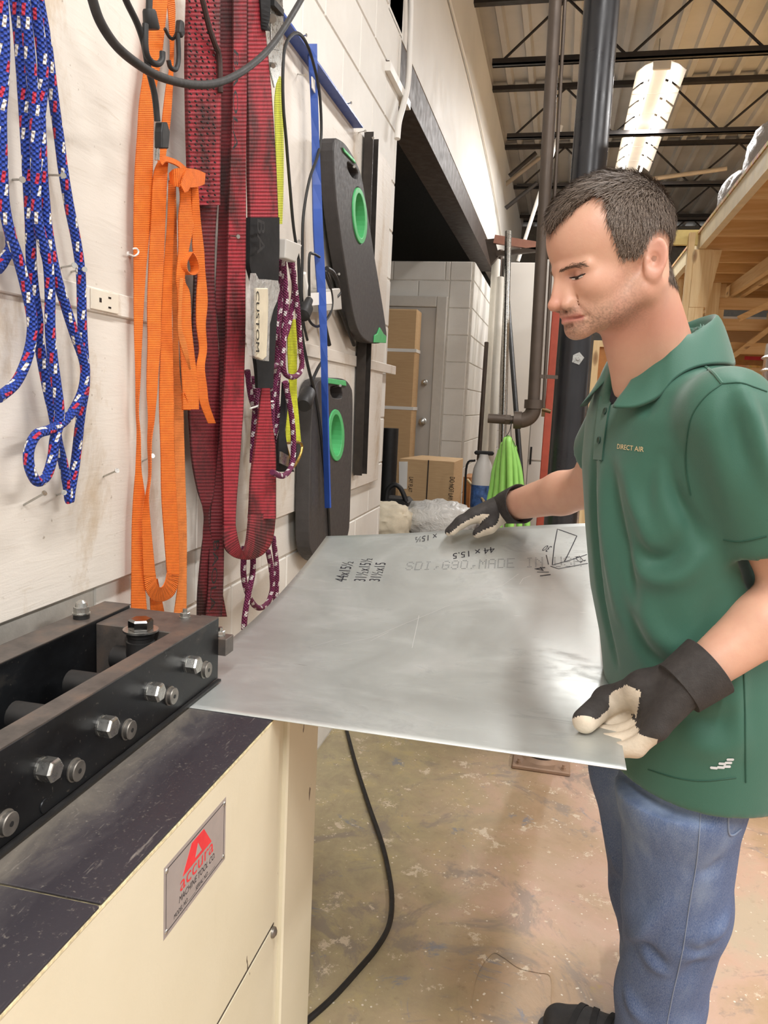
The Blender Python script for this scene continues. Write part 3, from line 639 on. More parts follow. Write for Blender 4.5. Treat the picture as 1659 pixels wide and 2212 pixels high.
lp = line([(406,545),(395,566),(397,586),(410,593),(421,584),(417,560),(408,545)], -.70); MB().ribbon(lp-[.009,0,0], lp+[.009,0,0]).build('tail_loop', M_orange, O4, smooth=True)
MB().ribbon(*rib(rows((850,392,400),(886,393,412)), -.714, -.704)).build('tail', M_orange, O4, smooth=True)
# ---- red slings
def stamp(s, pa, pb, X, h, par, up=(0,1,0), lift=(.0,0,0), mat=None):
    m = MB(); lettering(s, at(*pa, 0, X), at(*pb, 0, X), up, h, m, lift); return m.build('stamped_letters', mat or M_stamp, par)
M_stamp = plain('black_stamp_ink', '#141010', .7, var=.2)
R1 = thing('red_sling', 'wide dirty red tow sling with a long stitched section, leftmost of the red slings', 'sling', (-.72,1.5,.9))
MB().ribbon(*rib(rows((-30,404,473),(0,404,473),(111,401,473),(221,402,475),(316,404,474),(400,407,473),(443,410,473)), -.722, -.702), th=.007).build('stitched_section', M_red, R1, smooth=True)
MB().ribbon(*rib(rows((425,408,470),(506,420,464),(600,419,462),(682,416,466),(776,412,472),(871,407,473),(935,410,472),(998,415,467),(1061,427,461),(1110,441,452),(1156,438,456),(1220,432,470),(1283,427,480),(1332,426,489)), -.735, -.718), th=.004).build('webbing', M_redd, R1, smooth=True)
sp = MB()
for yy in range(-10, 440, 12):
    for k in range(5):
        a = at(408+13*k+(3 if (yy//12)%2 else 0), yy+rnd.uniform(-3,3), 0, -.706+.002*k); sp.box(a+A([.0,-.0025,-.0012]), a+A([.0025,.0025,.0012]))
q = sp.build('stitching', M_stamp, R1); q['kind'] = 'stuff'
MB().tube(line([(430,-30),(440,10),(452,60),(464,95),(474,125),(476,200)], -.695), .0055, 8).build('frayed_edge', plain('dirty_brown_cloth','#3c2a26',.8,var=.3), R1, smooth=True)
R2 = thing('red_sling', 'long dirty red tow sling in the middle with a hanging U bend and lettered end', 'sling', (-.70,1.6,.85))
MB().ribbon(*rib(rows((-30,473,505),(0,473,504),(190,475,503),(348,475,498),(475,472,493),(633,465,490),(700,470,491),(776,475,491),(850,470,489),(950,466,486),(1000,461,483),(1100,455,482),(1190,451,483),(1280,448,481),(1332,443,478)), -.725, -.705), th=.004).build('webbing', M_redd, R2, smooth=True)  # layer beside the lit one, its shade put into the darker red
MB().ribbon(*rib(rows((-30,503,533),(0,503,532),(190,502,532),(348,497,530),(475,492,530),(633,489,529),(720,488,529),(776,486,527),(871,480,525),(950,478,520),(1030,481,514),(1100,482,509),(1140,482,508)), -.70, -.685), th=.004).build('webbing', M_red, R2, smooth=True)
MB().ribbon(line([(482,1135),(484,1180),(503,1202),(540,1208),(570,1195),(588,1165),(595,1110)], -.69), line([(508,1135),(513,1162),(520,1184),(526,1188),(531,1172),(534,1150),(538,1110)], -.675), th=.004).build('bend', M_red, R2, smooth=True)
stamp('BAOLA', (462,1168), (452,1322), -.701, .030, R2); stamp('BAOLA', (505,105), (503,325), -.678, .024, R2)
R3 = thing('red_sling', 'dirty red sling with black sleeve and bagged white letter patch, rightmost red sling', 'sling', (-.69,1.75,.95))
MB().ribbon(*rib(rows((-30,532,560),(0,533,562),(60,533,570),(120,533,576),(190,533,583),(285,535,590),(380,535,595),(459,537,598),(500,536,598)), -.688, -.672), th=.007).build('stitched_section', M_red, R3, smooth=True)
MB().ribbon(*rib(rows((470,536,599),(500,535,599),(540,535,599),(575,535,598),(620,545,597),(690,546,594),(760,548,590),(800,552,588),(838,554,587)), -.684, -.660), th=.012).build('black_sleeve', plain('black_cloth','#161516',.75,var=.3), R3, smooth=True)
MB().ribbon(*rib(rows((825,567,583),(850,563,583),(903,557,586),(966,549,594),(1030,541,595),(1093,538,595),(1120,536,595)), -.69, -.675), th=.004).build('webbing', M_red, R3, smooth=True)
stamp('BA', (556,472), (556,548), -.658, .045, R3)
MB().ribbon(*rib(rows((-30,555,578),(30,560,580),(66,566,580)), -.675, -.66), th=.02).build('black_keeper', bpy.data.materials['black_cloth'], R3)
t = NT('clear_plastic_bag'); M_bag = t.out(srgb('#d9d6d0'), .25, 0, t.bump(t.noise(t.coord(), 45, 3), .8, .01), **{'Alpha': .38})
bg = MB(); bp = [(541,590),(549,606),(560,603),(590,606),(594,625),(588,650),(580,668),(572,700),(570,780),(552,776),(536,768),(530,720),(532,650)]
bg.prism([at(x,y,0,-.655) for x, y in bp], (.012,0,0)).build('plastic_bag', M_bag, R3, smooth=True, ang=30)
pt = MB(); pt.prism([at(x,y,0,-.648) for x, y in [(548,622),(572,622),(573,650),(571,720),(569,770),(560,778),(549,772),(547,700)]], (.008,0,0)).build('letter_patch', plain('ivory_rubber','#cfc4ac',.5,var=.12), R3, bevel=.002)
stamp('CUSTOM', (553,628), (553,760), -.6385, .020, R3)
# ---- maroon rope hank, tied
PR = thing('maroon_rope', 'maroon and white braided rope hank hanging behind the red slings', 'rope', (-.72,2.0,.9))
for k, (s, X) in enumerate([
    ([(612,520),(607,640),(600,720),(598,800),(590,860),(586,940)], -.70), ([(622,540),(640,640),(648,740),(652,790),(640,812),(622,812),(612,795),(612,740),(618,660),(612,560)], -.675),
    ([(604,545),(600,650),(597,720),(604,756),(598,788),(582,792)], -.695), ([(600,560),(606,640),(611,700),(606,760),(600,820),(596,900)], -.71), ([(630,560),(636,620),(628,680),(618,720),(606,745)], -.69),
    ([(534,800),(543,860),(556,900),(560,960),(556,1010)], -.715), ([(545,815),(552,860),(548,930),(545,1000)], -.72), ([(560,830),(556,870),(562,930),(556,985)], -.725), ([(580,830),(592,850),(600,880),(597,925),(588,935),(586,900)], -.705), ([(590,830),(586,880),(594,930),(590,1000)], -.715),
    ([(616,825),(630,900),(634,960),(630,1005),(612,1028),(588,1020)], -.66),
    ([(528,1180),(526,1240),(536,1285),(555,1312),(575,1306),(588,1275),(586,1230),(579,1190)], -.72), ([(546,1180),(546,1235),(536,1285),(529,1330),(527,1360)], -.715), ([(590,1160),(597,1220),(597,1270),(592,1330)], -.725)]):
    MB().tube(line(s, X, 6), .0072, 10).build('strand', M_prope, PR, smooth=True, ang=80)
MB().tube(line([(541,882),(556,877),(566,870)], -.695, 4), .0022, 6).tube(line([(576,868),(590,867)], -.69, 4), .0022, 6).build('tie', M_white, PR)
# ---- yellow strap, ring, black buckle
YS = thing('yellow_strap', 'yellow-green ratchet strap hanging beside the maroon rope with a brass ring', 'strap', (-.73,2.1,1.1))
MB().ribbon(*rib(rows((165,600,606),(220,593,609),(300,595,612),(380,597,612),(430,599,611),(484,602,609)), -.71, -.735)).build('webbing', M_yel, YS, smooth=True)
MB().ribbon(*rib(rows((690,620,641),(780,622,641),(850,625,641),(900,619,645),(957,616,650)), -.70, -.69)).build('webbing', M_yel, YS, smooth=True)
MB().tube(line([(616,957),(650,957),(648,985),(632,1010),(624,985),(616,957)], -.69, 3), .004, 8).build('ring', plain('brass_ring','#b89a54',.3,.9), YS, smooth=True)
RB = thing('ratchet_buckle', 'shiny zinc ratchet buckle at the top of the yellow strap', 'buckle', (-.71,2.0,2.1))
MB().prism([at(x,y,0,-.70) for x, y in [(574,-30),(606,-30),(610,60),(606,130),(602,160),(590,190),(580,150),(575,110)]], (.004,0,0)).build('frame_plate', M_zinc, RB, bevel=.001)
MB().prism([at(x,y,0,-.665) for x, y in [(578,-20),(603,-20),(606,70),(600,110),(584,106)]], (.004,0,0)).build('frame_plate', M_zinc, RB, bevel=.001)
MB().cyl(at(588,40,0,-.70), at(588,40,0,-.655), .009, n=12).cyl(at(594,140,0,-.70), at(590,142,0,-.66), .005, n=10).build('spindle', M_zincd, RB, smooth=True)
MB().beam(at(583,5,0,-.66), at(604,28,0,-.66), .02, .012).build('pawl', M_rubber, RB)
BK = tag(MB().ribbon(*rib(rows((826,612,622),(890,607,619),(940,601,616),(990,597,622),(1018,600,632)), -.695, -.68), th=.012).build('black_strap_end', bpy.data.materials['black_cloth'], smooth=True), 'short black strap end hanging below the maroon rope', 'strap')
MB().prism([at(x,y,0,-.676) for x, y in [(604,975),(622,985),(620,1008),(603,1000)]], (.004,0,0)).build('buckle', M_zinc, BK)
GC = tag(MB().prism([at(x,y,0,-.67) for x, y in [(599,515),(635,529),(621,567),(597,558)]], (.022,0,0)).build('grey_clip', M_grey, bevel=.003), 'small grey metal clip over the maroon rope', 'clip')
# ---- blue bars
o = MB().box((XP,1.80,2.222),(XP+.005,2.685,2.262)).box((XP,1.80,2.218),(XP+.035,2.685,2.223)).build('blue_bar', M_blue); tag(o, 'blue painted angle bar lying along the top of the plywood', 'bar')
o = MB().ribbon(*rib([(664,95,684,95,0.0),(672,250,688,250,.004),(677,500,697,500,.015),(690,700,706,700,.028),(697,900,709,900,.040),(703,1097,714,1097,.048)], -.742, -.722), th=.006).build('blue_bar', M_blue); tag(o, 'blue painted flat bar hanging upright in front of the black pads', 'bar')
MB().prism([at(x,y,0,-.728) for x, y in [(672,165),(680,176),(681,205),(673,190)]], (.003,0,0)).build('sticker', M_white, o)
# ---- cords, adapter
KC = thing('charger_cord', 'black cord looped over a nail beside the upright blue bar', 'cord', (-.74,2.2,1.0))
MB().tube(line([(660,690),(652,640),(653,560),(655,470),(668,390),(685,340),(694,290),(690,200),(675,130),(660,90),(644,72),(628,78),(615,105),(611,160),(612,230),(618,300),(626,400),(634,490),(645,560)], -.716, 6), .0042, 8).build('cord', M_rubber, KC, smooth=True)
MB().tube(line([(645,560),(648,640),(652,720),(665,790),(680,850),(690,910),(699,1000),(708,1090),(712,1165)], -.708, 6), .0048, 8).build('cord', M_rubber, KC, smooth=True)
MB().tube(line([(652,660),(656,700),(664,735)], -.71, 4), .004, 8).tube(line([(690,555),(676,548),(668,556),(668,640)], -.71, 5), .004, 8).tube(line([(700,585),(712,615),(718,650),(712,680),(690,704),(674,700),(662,680)], -.715, 5), .004, 8).build('cord', M_rubber, KC, smooth=True)
MB().lathe(at(668,648,0,-.70), at(650,690,0,-.70)-at(668,648,0,-.70), [(0,.011),(.03,.013),(.034,.02),(.07,.02),(.075,.013)], 14).build('plug', M_rubber, KC, smooth=True)
MB().tube(line([(655,590),(660,620),(664,645)], -.72, 4), .009, 8).build('sleeve', M_white, KC, smooth=True)
MB().lathe(at(672,828,0,-.72), at(652,888,0,-.70)-at(672,828,0,-.72), [(0,.005),(.03,.006),(.045,.015),(.055,.022),(.12,.023),(.13,.019)], 16).build('plug', M_rubber, KC, smooth=True)
MB().tube(line([(705,770),(690,790),(680,810),(672,828)], -.725, 4), .005, 8).build('cord', M_rubber, KC, smooth=True)
PB = thing('power_adapter', 'grey power adapter box with a white label behind the upright blue bar', 'adapter', (-.74,2.4,1.55))
MB().prism([at(x,y,0,-.745) for x, y in [(669,626),(716,622),(720,668),(671,674)]], (.03,0,0)).build('body', M_grey, PB, bevel=.003)
MB().prism([at(x,y,0,-.7145) for x, y in [(671,633),(714,630),(717,656),(672,660)]], (.0008,0,0)).build('label', M_white, PB)
HK = thing('black_rod_hook', 'bent black steel rod hooks on the plywood left of the tilted black pad', 'hook', (-.75,2.6,1.5))
for s, X in (([(706,580),(718,588),(728,608),(733,630),(726,641)], -.72), ([(704,590),(722,640),(745,692),(765,745)], -.735), ([(690,640),(702,705),(711,745)], -.738)): MB().tube(line(s, X, 5), .0075, 8).build('rod', M_rubber, HK, smooth=True)
# ---- knee boards
from mathutils.geometry import delaunay_2d_cdt
def inpoly(p, poly):
    c = False; n = len(poly)
    for i in range(n):
        (x1, y1), (x2, y2) = poly[i], poly[i-1]
        if (y1 > p[1]) != (y2 > p[1]) and p[0] < (x2-x1)*(p[1]-y1)/(y2-y1)+x1: c = not c
    return c
def holed(outline, holes, X, th, name, mat, par, bevel=0):
    """plate in the plane X with real holes; outline and holes are (y,z)"""
    pts = list(outline); loops = [list(range(len(outline)))]
    for h in holes: loops.append(list(range(len(pts), len(pts)+len(h)))); pts += list(h)
    ed = [(l[i], l[(i+1)%len(l)]) for l in loops for i in range(len(l))]
    vs, _, fs, *_ = delaunay_2d_cdt([Vector(p) for p in pts], ed, [], 1, 1e-6)
    m = MB(); n = len(vs); F = []
    for f in fs:
        c = sum((vs[i] for i in f), Vector((0,0)))/len(f)
        if inpoly(c, outline) and not any(inpoly(c, h) for h in holes): F.append(tuple(f))
    V = [(X, v[0], v[1]) for v in vs]+[(X-th, v[0], v[1]) for v in vs]; FF = []
    for f in F:
        a, b, c = [vs[i] for i in f[:3]]; ccw = (b-a).cross(c-a) > 0
        g = f if ccw else f[::-1]; FF.append(g); FF.append(tuple(i+n for i in g[::-1]))
    cnt = {}
    for g in FF[::2]:
        for i in range(len(g)): e = (g[i], g[(i+1)%len(g)]); cnt[e] = 1
    for (a, b) in list(cnt):
        if (b, a) not in cnt: FF.append((a, a+n, b+n, b))
    m.add(V, FF); return m.build(name, mat, par, bevel=bevel)
def yz(pix, X, n=1): return [tuple(at(x, y, 0, X)[1:]) for x, y in (catmull(pix, n, True) if n > 1 else pix)]
def ell(cx, cy, rx, ry, tilt=0, n=28):
    return [(cx+rx*math.cos(a)*1.0+tilt*math.sin(a)*ry, cy+ry*math.sin(a)) for a in np.linspace(0, 2*math.pi, n, endpoint=False)]
M_foam = plain('charcoal_foam', '#3d3a39', .6, var=.12, scale=30, bump=.1); M_grn = plain('green_rubber', '#4fae6b', .5, var=.06)
def pad(lab, out, slot, ring, X, bar, extra=None):
    K = thing('knee_board', lab, 'board', tuple(at(out[0][0], out[0][1], 0, X)*[1,1,0]+A([0,0,.75])), 'black knee boards with green rings')
    holed(yz(out, X, 4), [yz(slot, X, 3), yz(ell(*ring), X)], X, .045, 'pad_body', M_foam, K, bevel=.006)
    cx, cy, rx, ry, ti = ring; holed(yz(ell(cx,cy,rx,ry,ti), X), [yz(ell(cx,cy,rx*.68,ry*.80,ti), X)], X+.004, .05, 'grip_ring', M_grn, K, bevel=.002)
    MB().prism([at(x,y,0,X) for x, y in bar], (.005,0,0)).build('handle_pad', M_grn, K, bevel=.002)
    if extra: MB().prism([at(x,y,0,X) for x, y in extra], (.006,0,0)).build('corner_tag', M_grn, K, bevel=.002)
    return K
pad('tilted black foam knee board with a green ring, higher of the two', [(722,308),(737,303),(757,326),(779,372),(790,430),(808,545),(833,700),(832,735),(806,742),(781,727),(766,690),(752,610),(735,500),(724,400)], [(752,350),(772,368),(772,385),(762,383),(752,365)], (776,466,15,61,.06), -.70, [(738,318),(763,344),(766,354),(741,328)], [(806,740),(807,724),(813,720),(818,707),(826,721),(832,726),(831,741)])
pad('upright black foam knee board with green ring, behind the steel sheet', [(682,834),(700,818),(740,818),(757,834),(762,862),(761,960),(757,1080),(753,1150),(735,1195),(700,1214),(676,1200),(668,1150),(670,1020),(674,900)], [(714,836),(734,834),(739,845),(738,860),(718,858)], (725,940,17,56,.02), -.715, [(704,816),(744,822),(746,834),(706,828)])
o = MB().box((0,0,0),(1,1,1)).build('tmp', M_grn); bpy.data.objects.remove(o)
ST = thing('steel_channel', 'dark steel strut channel hanging upright between the knee boards and the wall corner', 'channel', (-.75,2.9,1.0))
p, q = at(803,293,0,-.74), at(778,1025,0,-.74)
MB().beam(p+[-.015,0,0], q+[-.015,0,0], .08, .004, up=(1,0,0)).build('web', plain('dark_steel_strut','#3c3733',.45,.6,var=.2), ST)
for s in (-1,1): MB().beam(p+[.0,s*.039,0], q+[.0,s*.039,0], .003, .034, up=(1,0,0)).build('flange', bpy.data.materials['dark_steel_strut'], ST)
# ---- raceway with outlet
RW = tag(MB().box((XP,-.8,1.424),(XP+.006,3.54,1.463), ch=.002).build('outlet_raceway', M_ply), 'painted metal outlet raceway running along the plywood', 'raceway')
OU = MB().box((XP+.006,1.145,1.427),(XP+.009,1.225,1.460), ch=.001).build('outlet', plain('ivory_outlet','#dcd4c4',.4,var=.03), RW)
oy, oz = 1.185, 1.4435
MB().box((XP+.0088,oy-.018,oz-.003),(XP+.0095,oy-.012,oz+.004)).box((XP+.0088,oy+.008,oz+.006),(XP+.0095,oy+.016,oz+.009)).box((XP+.0088,oy+.008,oz-.010),(XP+.0095,oy+.016,oz-.007)).build('slots', M_rubber, OU)
# ---- nails and hook
NL = [((27,388),(48,388),'half hidden by the second blue strand'),((104,378),(136,379),'beside the rightmost blue strand, upper'),((131,578),(160,573),'left of the pair by the rope above the raceway'),((153,587),(182,582),'right of the pair by the rope above the raceway'),((49,1092),(95,1066),'bent below the small blue rope loop'),((122,1070),(138,1064),'at the bottom bend of the blue rope'),((222,1030),(252,1017),'alone on bare plywood between rope and orange straps'),((307,997),(329,985),'between the two left orange straps'),((495,509),(514,511),'sticking out in front of the middle red sling'),((630,83),(661,76),'holding the black cord loop'),((733,229),(758,222),'under the end of the blue angle bar'),((692,373),(701,374),'left of the tilted knee board'),((775,286),(789,283),'left of the channel top'),((800,297),(806,298),'at the top of the steel channel'),((635,522),(646,521),'right of the grey clip'),((712,591),(732,592),'near the black rod hooks'),((655,1004),(677,989),'at the left of the upright knee board'),((642,160),(660,163),'under the blue angle bar by the cord'),((752,362),(765,360),'in the slot of the tilted knee board'),((714,838),(735,833),'in the slot of the upright knee board'),((362,349),(369,347),'holding the knotted orange straps')]
for b, h, w_ in NL:
    p = at(*b, 0, XP-.002); q = at(*h, 0, XP+.04 if h[0]-b[0] > 9 else XP+.02)
    if 'front of the middle' in w_: p, q = at(*b, 0, -.70), at(*h, 0, -.665)
    if 'slot' in w_ or 'channel top' in w_ or 'top of the steel' in w_: q = at(*h, 0, -.69)
    d = unit(q-p); n_ = MB().cyl(p, q, .0017, n=8).cyl(q, q+d*.002, .0042, n=10).build('nail', M_zinc, smooth=True); tag(n_, 'steel nail '+w_, 'nail', 'nails in the wall board')
o = MB().tube(line([(277,549),(284,551),(290,553),(297,549),(299,543),(295,537),(288,537)], (-.765,-.755,-.745,-.74,-.74,-.74,-.74), 4), .0016, 8).lathe(at(277,549,0,-.765),(1,0,0),[(0,.005),(.003,.004)],12).build('cup_hook', M_white, smooth=True); tag(o, 'small white cup hook screwed into the plywood left of the orange straps', 'hook')
# ---- bungee, cords at the top
o = MB().tube(line([(186,-60),(200,0),(218,50),(252,100),(300,140),(352,168),(420,183),(480,176),(540,143),(592,92),(650,0),(680,-60)], -.60, 8), .0062, 12).build('power_cable', plain('dusty_black_cable','#2a2827',.6,var=.25,scale=60), smooth=True); tag(o, 'thick dusty black cable sagging across the straps at the top', 'cable')
EX = thing('extension_cord', 'black cord ending in a plug hanging over the orange straps', 'cord', (-.70,1.3,1.5))
MB().tube(line([(255,-50),(272,0),(296,50),(311,95),(321,150),(334,205),(340,262)], -.66, 6), .0050, 10).build('cord', M_rubber, EX, smooth=True)
MB().prism([at(x,y,0,-.668) for x, y in [(335,264),(345,264),(351,286),(348,322),(333,321),(333,285)]], (.014,0,0)).build('plug', M_rubber, EX, bevel=.002)
for x in (337,343): MB().beam(at(x,321,0,-.66), at(x-1,346,0,-.66), .005, .0015, up=(1,0,0)).build('prong', M_zinc, EX)
BU = thing('bungee_cord', 'black bungee cord with a plastic hook in front of the orange strap', 'bungee', (-.68,1.3,1.7))
MB().tube(line([(324,-60),(323,-20),(322,22)], -.67, 4), .0052, 10).build('cord', M_rubber, BU, smooth=True)
a, b = at(322,20,0,-.668), at(328,64,0,-.668); MB().lathe(a, b-a, [(0,.009),(.003,.0105),(np.linalg.norm(b-a)*.9,.0128),(np.linalg.norm(b-a),.0115)], 18).build('hook_socket', M_rubber, BU, smooth=True)
MB().tube(line([(314,52),(314,95),(318,120),(329,135),(342,138),(350,128),(351,112)], -.655, 6), .0048, 10).build('hook', M_rubber, BU, smooth=True)
B2 = thing('bungee_cord', 'second black bungee hook hanging right of the orange strap', 'bungee', (-.70,1.4,1.7))
MB().prism([at(x,y,0,-.72) for x, y in [(379,42),(386,48),(388,75),(382,84),(377,70)]], (.012,0,0)).build('hook_socket', M_rubber, B2, bevel=.003)
MB().tube(line([(384,72),(386,110),(385,135),(379,150),(368,145),(364,130)], -.715, 6), .0042, 10).build('hook', M_rubber, B2, smooth=True)
MB().tube(line([(356,62),(366,80),(376,82),(386,60)], -.725, 5), .003, 8).build('cord', M_rubber, B2, smooth=True)
# ---- conduits
o = MB().tube(line([(884,-80),(887,0),(885,110),(881,180),(872,225),(862,262),(858,300)], -.755, 6), .013, 12).build('conduit', M_white, smooth=True); tag(o, 'white painted conduit bending down past the end of the block wall', 'conduit')
for b in (22, 30): pass
o = MB().tube(line([(958,-60),(975,14),(1010,150),(1040,280),(1068,420),(1084,520)], -.772, 6), .008, 10).build('conduit', M_upper, smooth=True); tag(o, 'thin white conduit running along the upper wall', 'conduit')
# ================================================================ column, air pipe, back of the shop
CX, CY = .028, 2.79
CO = thing('steel_column', 'round black steel column on a bolted base plate behind the sheet', 'column', (CX,CY,0))
MB().cyl((CX,CY,.014),(CX,CY,4.02),.0575,n=40,caps=False).build('shaft', plain('black_column_paint','#232326',.32,.1,var=.25,scale=5), CO, smooth=True)
MB().box((CX-.104,CY-.104,0),(CX+.104,CY+.104,.016), ch=.004).build('base_plate', plain('floor_painted_plate','#9a7f6a',.6,.2,var=.2,scale=14), CO)
MB().lathe((CX,CY,.016),(0,0,1),[(0,.075),(.006,.066),(.012,.058)],30).build('weld_bead', bpy.data.materials['floor_painted_plate'], CO, smooth=True)
for sx in (-1,1):
    for sy in (-1,1): MB().lathe((CX+sx*.08,CY+sy*.082,.016),(0,0,1),[(0,.012),(.002,.012)],14).lathe((CX+sx*.08,CY+sy*.082,.018),(0,0,1),[(0,.009),(.008,.009)],6).cyl((CX+sx*.08,CY+sy*.082,.026),(CX+sx*.08,CY+sy*.082,.034),.005,n=8).build('anchor_nut', bpy.data.materials['floor_painted_plate'], CO)
p = at(1248,775,1,CY-.055); MB().prism([p+A([a,0,b]) for a, b in ((-.018,-.012),(.006,-.02),(.021,.004),(.004,.022),(-.016,.012))], (0,-.004,0)).lathe(p+[0,-.004,0],(0,-1,0),[(0,.007),(.008,.006)],6).build('washer_bolt', M_zinc, CO)
MB().box((CX-.16,CY+.5,3.05),(CX+.05,CY+.52,3.55)).build('red_plate', plain('red_oxide_paint','#8a3b33',.6,var=.15), CO)
AP = thing('air_pipe', 'brown steel air pipe coming down beside the column to an elbow', 'pipe', (-.105,2.72,1.25))
P0, P1 = at(1200,0,1,2.72), at(1152,880,1,2.72); dd = unit(P0-P1)
M_pipe = plain('dusty_iron_pipe','#4d4239',.5,.35,var=.2,scale=9)
MB().cyl(P1, P1+dd*2.6, .0205, n=20).build('riser', M_pipe, AP, smooth=True)
MB().cyl(P1+A([.034,.0,.0]), P1+dd*1.35+A([.030,0,0]), .006, n=10).build('drop_tube', M_pipe, AP, smooth=True)
e = catmull([P1+dd*.02, P1-dd*.012, P1-dd*.034+A([-.012,0,0]), P1-dd*.046+A([-.035,0,0]), P1-dd*.046+A([-.058,0,0])], 5); MB().tube(e, .026, 16).cyl(P1+dd*.026,P1-dd*.004,.0315,n=18).cyl(e[-1]+A([.02,0,.0]),e[-1]+A([-.006,0,0]),.0305,n=18).build('elbow', M_pipe, AP, smooth=True)
q = e[-1]; MB().cyl(q, q+A([-.025,0,0]), .014, n=14).cyl(q+A([-.018,0,0]), q+A([-.034,0,0]), .019, n=6).cyl(q+A([-.034,0,0]), q+A([-.095,0,.001]), .0165, n=14).build('nipple', M_pipe, AP, smooth=True)
MB().cyl(P1+A([.03,0,-.005]), P1+A([.06,0,-.012]), .007, n=10).beam(P1+A([.035,0,.01]), P1+A([.035,0,-.03]), .012, .006, up=(0,1,0)).build('drain_valve', plain('old_brass','#5e4a2e',.45,.6), AP, smooth=True)
b = at(1165,813,1,2.72); MB().beam(b, A([CX-.05,2.74,b[2]]), .02, .012).build('bracket', M_pipe, AP)
# green hose hung on the nipple
HS = thing('green_hose', 'bundle of bright green air hose hanging in loops from the pipe elbow', 'hose', (-.16,2.74,.6))
M_hose = plain('lime_green_hose','#86bd5c',.38,var=.06,scale=30)
for k, (tx, ty, bx_, X_) in enumerate([(1080,980,1050,.02),(1086,966,1064,-.005),(1092,956,1080,-.03),(1097,952,1098,.03),(1099,955,1104,-.045),(1105,962,1122,-.01),(1110,972,1139,.015)]):
    a = at(tx,ty,1,2.72+X_); m_ = at((tx*.45+bx_*.55),1050,1,2.72+X_); c = at(bx_,1132,1,2.72+X_); f_ = A([c[0]+(c[0]-a[0])*.15, 2.72+X_, .58]); g = A([f_[0]*.6-.06, 2.76+X_, .5])
    MB().tube(catmull([a+A([0,.03,-.04]), a+A([0,.012,.004]), a, (a+m_)/2+A([(bx_-1097)*.0001,0,0]), m_, c, f_, g], 7), .0108, 12).build('hose_loop', M_hose, HS, smooth=True)
MB().tube(catmull([at(1105,908,1,2.70), at(1101,930,1,2.70), at(1092,945,1,2.70), at(1084,962,1,2.70)], 4), .0013, 6).tube(catmull([at(1105,908,1,2.70), at(1104,940,1,2.70), at(1114,965,1,2.70)], 4), .0013, 6).build('tie_wire', M_rubber, HS)
# red post, white cabinet, tall panel
a, b = at(1190,690,1,4.0), at(1168,1030,1,4.0); xm = (a[0]+b[0])/2
o = MB().box((xm,3.96,0),(xm+.075,4.04,2.05), ch=.004).build('red_post', plain('red_paint_post','#b5523f',.5,var=.1)); tag(o, 'red painted post standing behind the black column', 'post')
WC = thing('white_cabinet', 'tall narrow white cabinet with dark hinges beside the red post', 'cabinet', (-.16,4.55,0))
a = at(1172,560,1,4.5); xl = at(1150,850,1,4.5)[0]
MB().box((xl,4.5,0),(xl+.30,4.95,a[2])).build('body', M_white, WC, bevel=.004)
MB().box((xl+.004,4.485,.04),(xl+.29,4.5,a[2]*.47)).box((xl+.004,4.485,a[2]*.475),(xl+.29,4.5,a[2]-.03)).build('door', M_white, WC, bevel=.003)
for y in (785,985): z = at(1160,y,1,4.48)[2]; MB().box((xl+.012,4.478,z-.05),(xl+.022,4.486,z+.05)).build('hinge', M_rubber, WC)
a, b = at(1103,567,1,7.0), at(1178,567,1,7.0)
o = MB().box((a[0],7.0,0),(b[0]+.2,7.03,a[2])).build('drywall_sheet', plain('white_wall_panel','#dedad3',.55,var=.03,scale=3), bevel=.004); tag(o, 'tall white panel standing behind the leaning pipes', 'panel')
# leaning pipes and one shadow bar (each its own thing)
def lean(name, lab, cat, t, b, Y0, Y1, r, mat, n=14, grp='pipes leaning by the side wall'):
    p, q = at(*t,1,Y0), at(*b,1,Y1); q = p+(q-p)*(p[2]/(p[2]-q[2])); q[2] = .0
    o = MB().cyl(q, p, r, n=n).build(name, mat, smooth=True, ang=50); return tag(o, lab, cat, grp)
M_pvc = plain('white_pvc','#e9e5da',.35,var=.03)
lean('pvc_pipe', 'thickest white plastic pipe leaning by the side wall, tallest of the two', 'pipe', (1072,562), (1048,1000), 6.5, 6.2, .036, M_pvc)
lean('pvc_pipe', 'shorter white plastic pipe leaning right of the tallest pipe', 'pipe', (1081,600), (1062,990), 6.3, 6.0, .031, M_pvc)
lean('strut_pipe', 'shiny galvanised pipe leaning by the side wall', 'pipe', (1098,500), (1087,960), 6.15, 5.95, .025, M_zinc)
lean('strut_pipe', 'shorter grey galvanised pipe leaning left of the shiny one', 'pipe', (1090,560), (1082,950), 6.8, 6.5, .020, M_zincd)
lean('black_pipe', 'black pipe leaning the other way behind the green hose', 'pipe', (1096,640), (1128,1060), 6.7, 5.6, .020, M_rubber)
lean('dark_pipe_and_shade', 'thin dark bar put in as the shadow at the white block wall corner', 'pipe', (1051,740), (1034,1000), 6.2, 5.9, .017, M_pipe)  # dark cylinder stands in for the shadow along the wall corner
lean('dark_pipe_and_shade', 'dark upright pipe behind the white plastic pipes', 'pipe', (1081,540), (1084,700), 6.9, 6.9, .022, M_pipe)
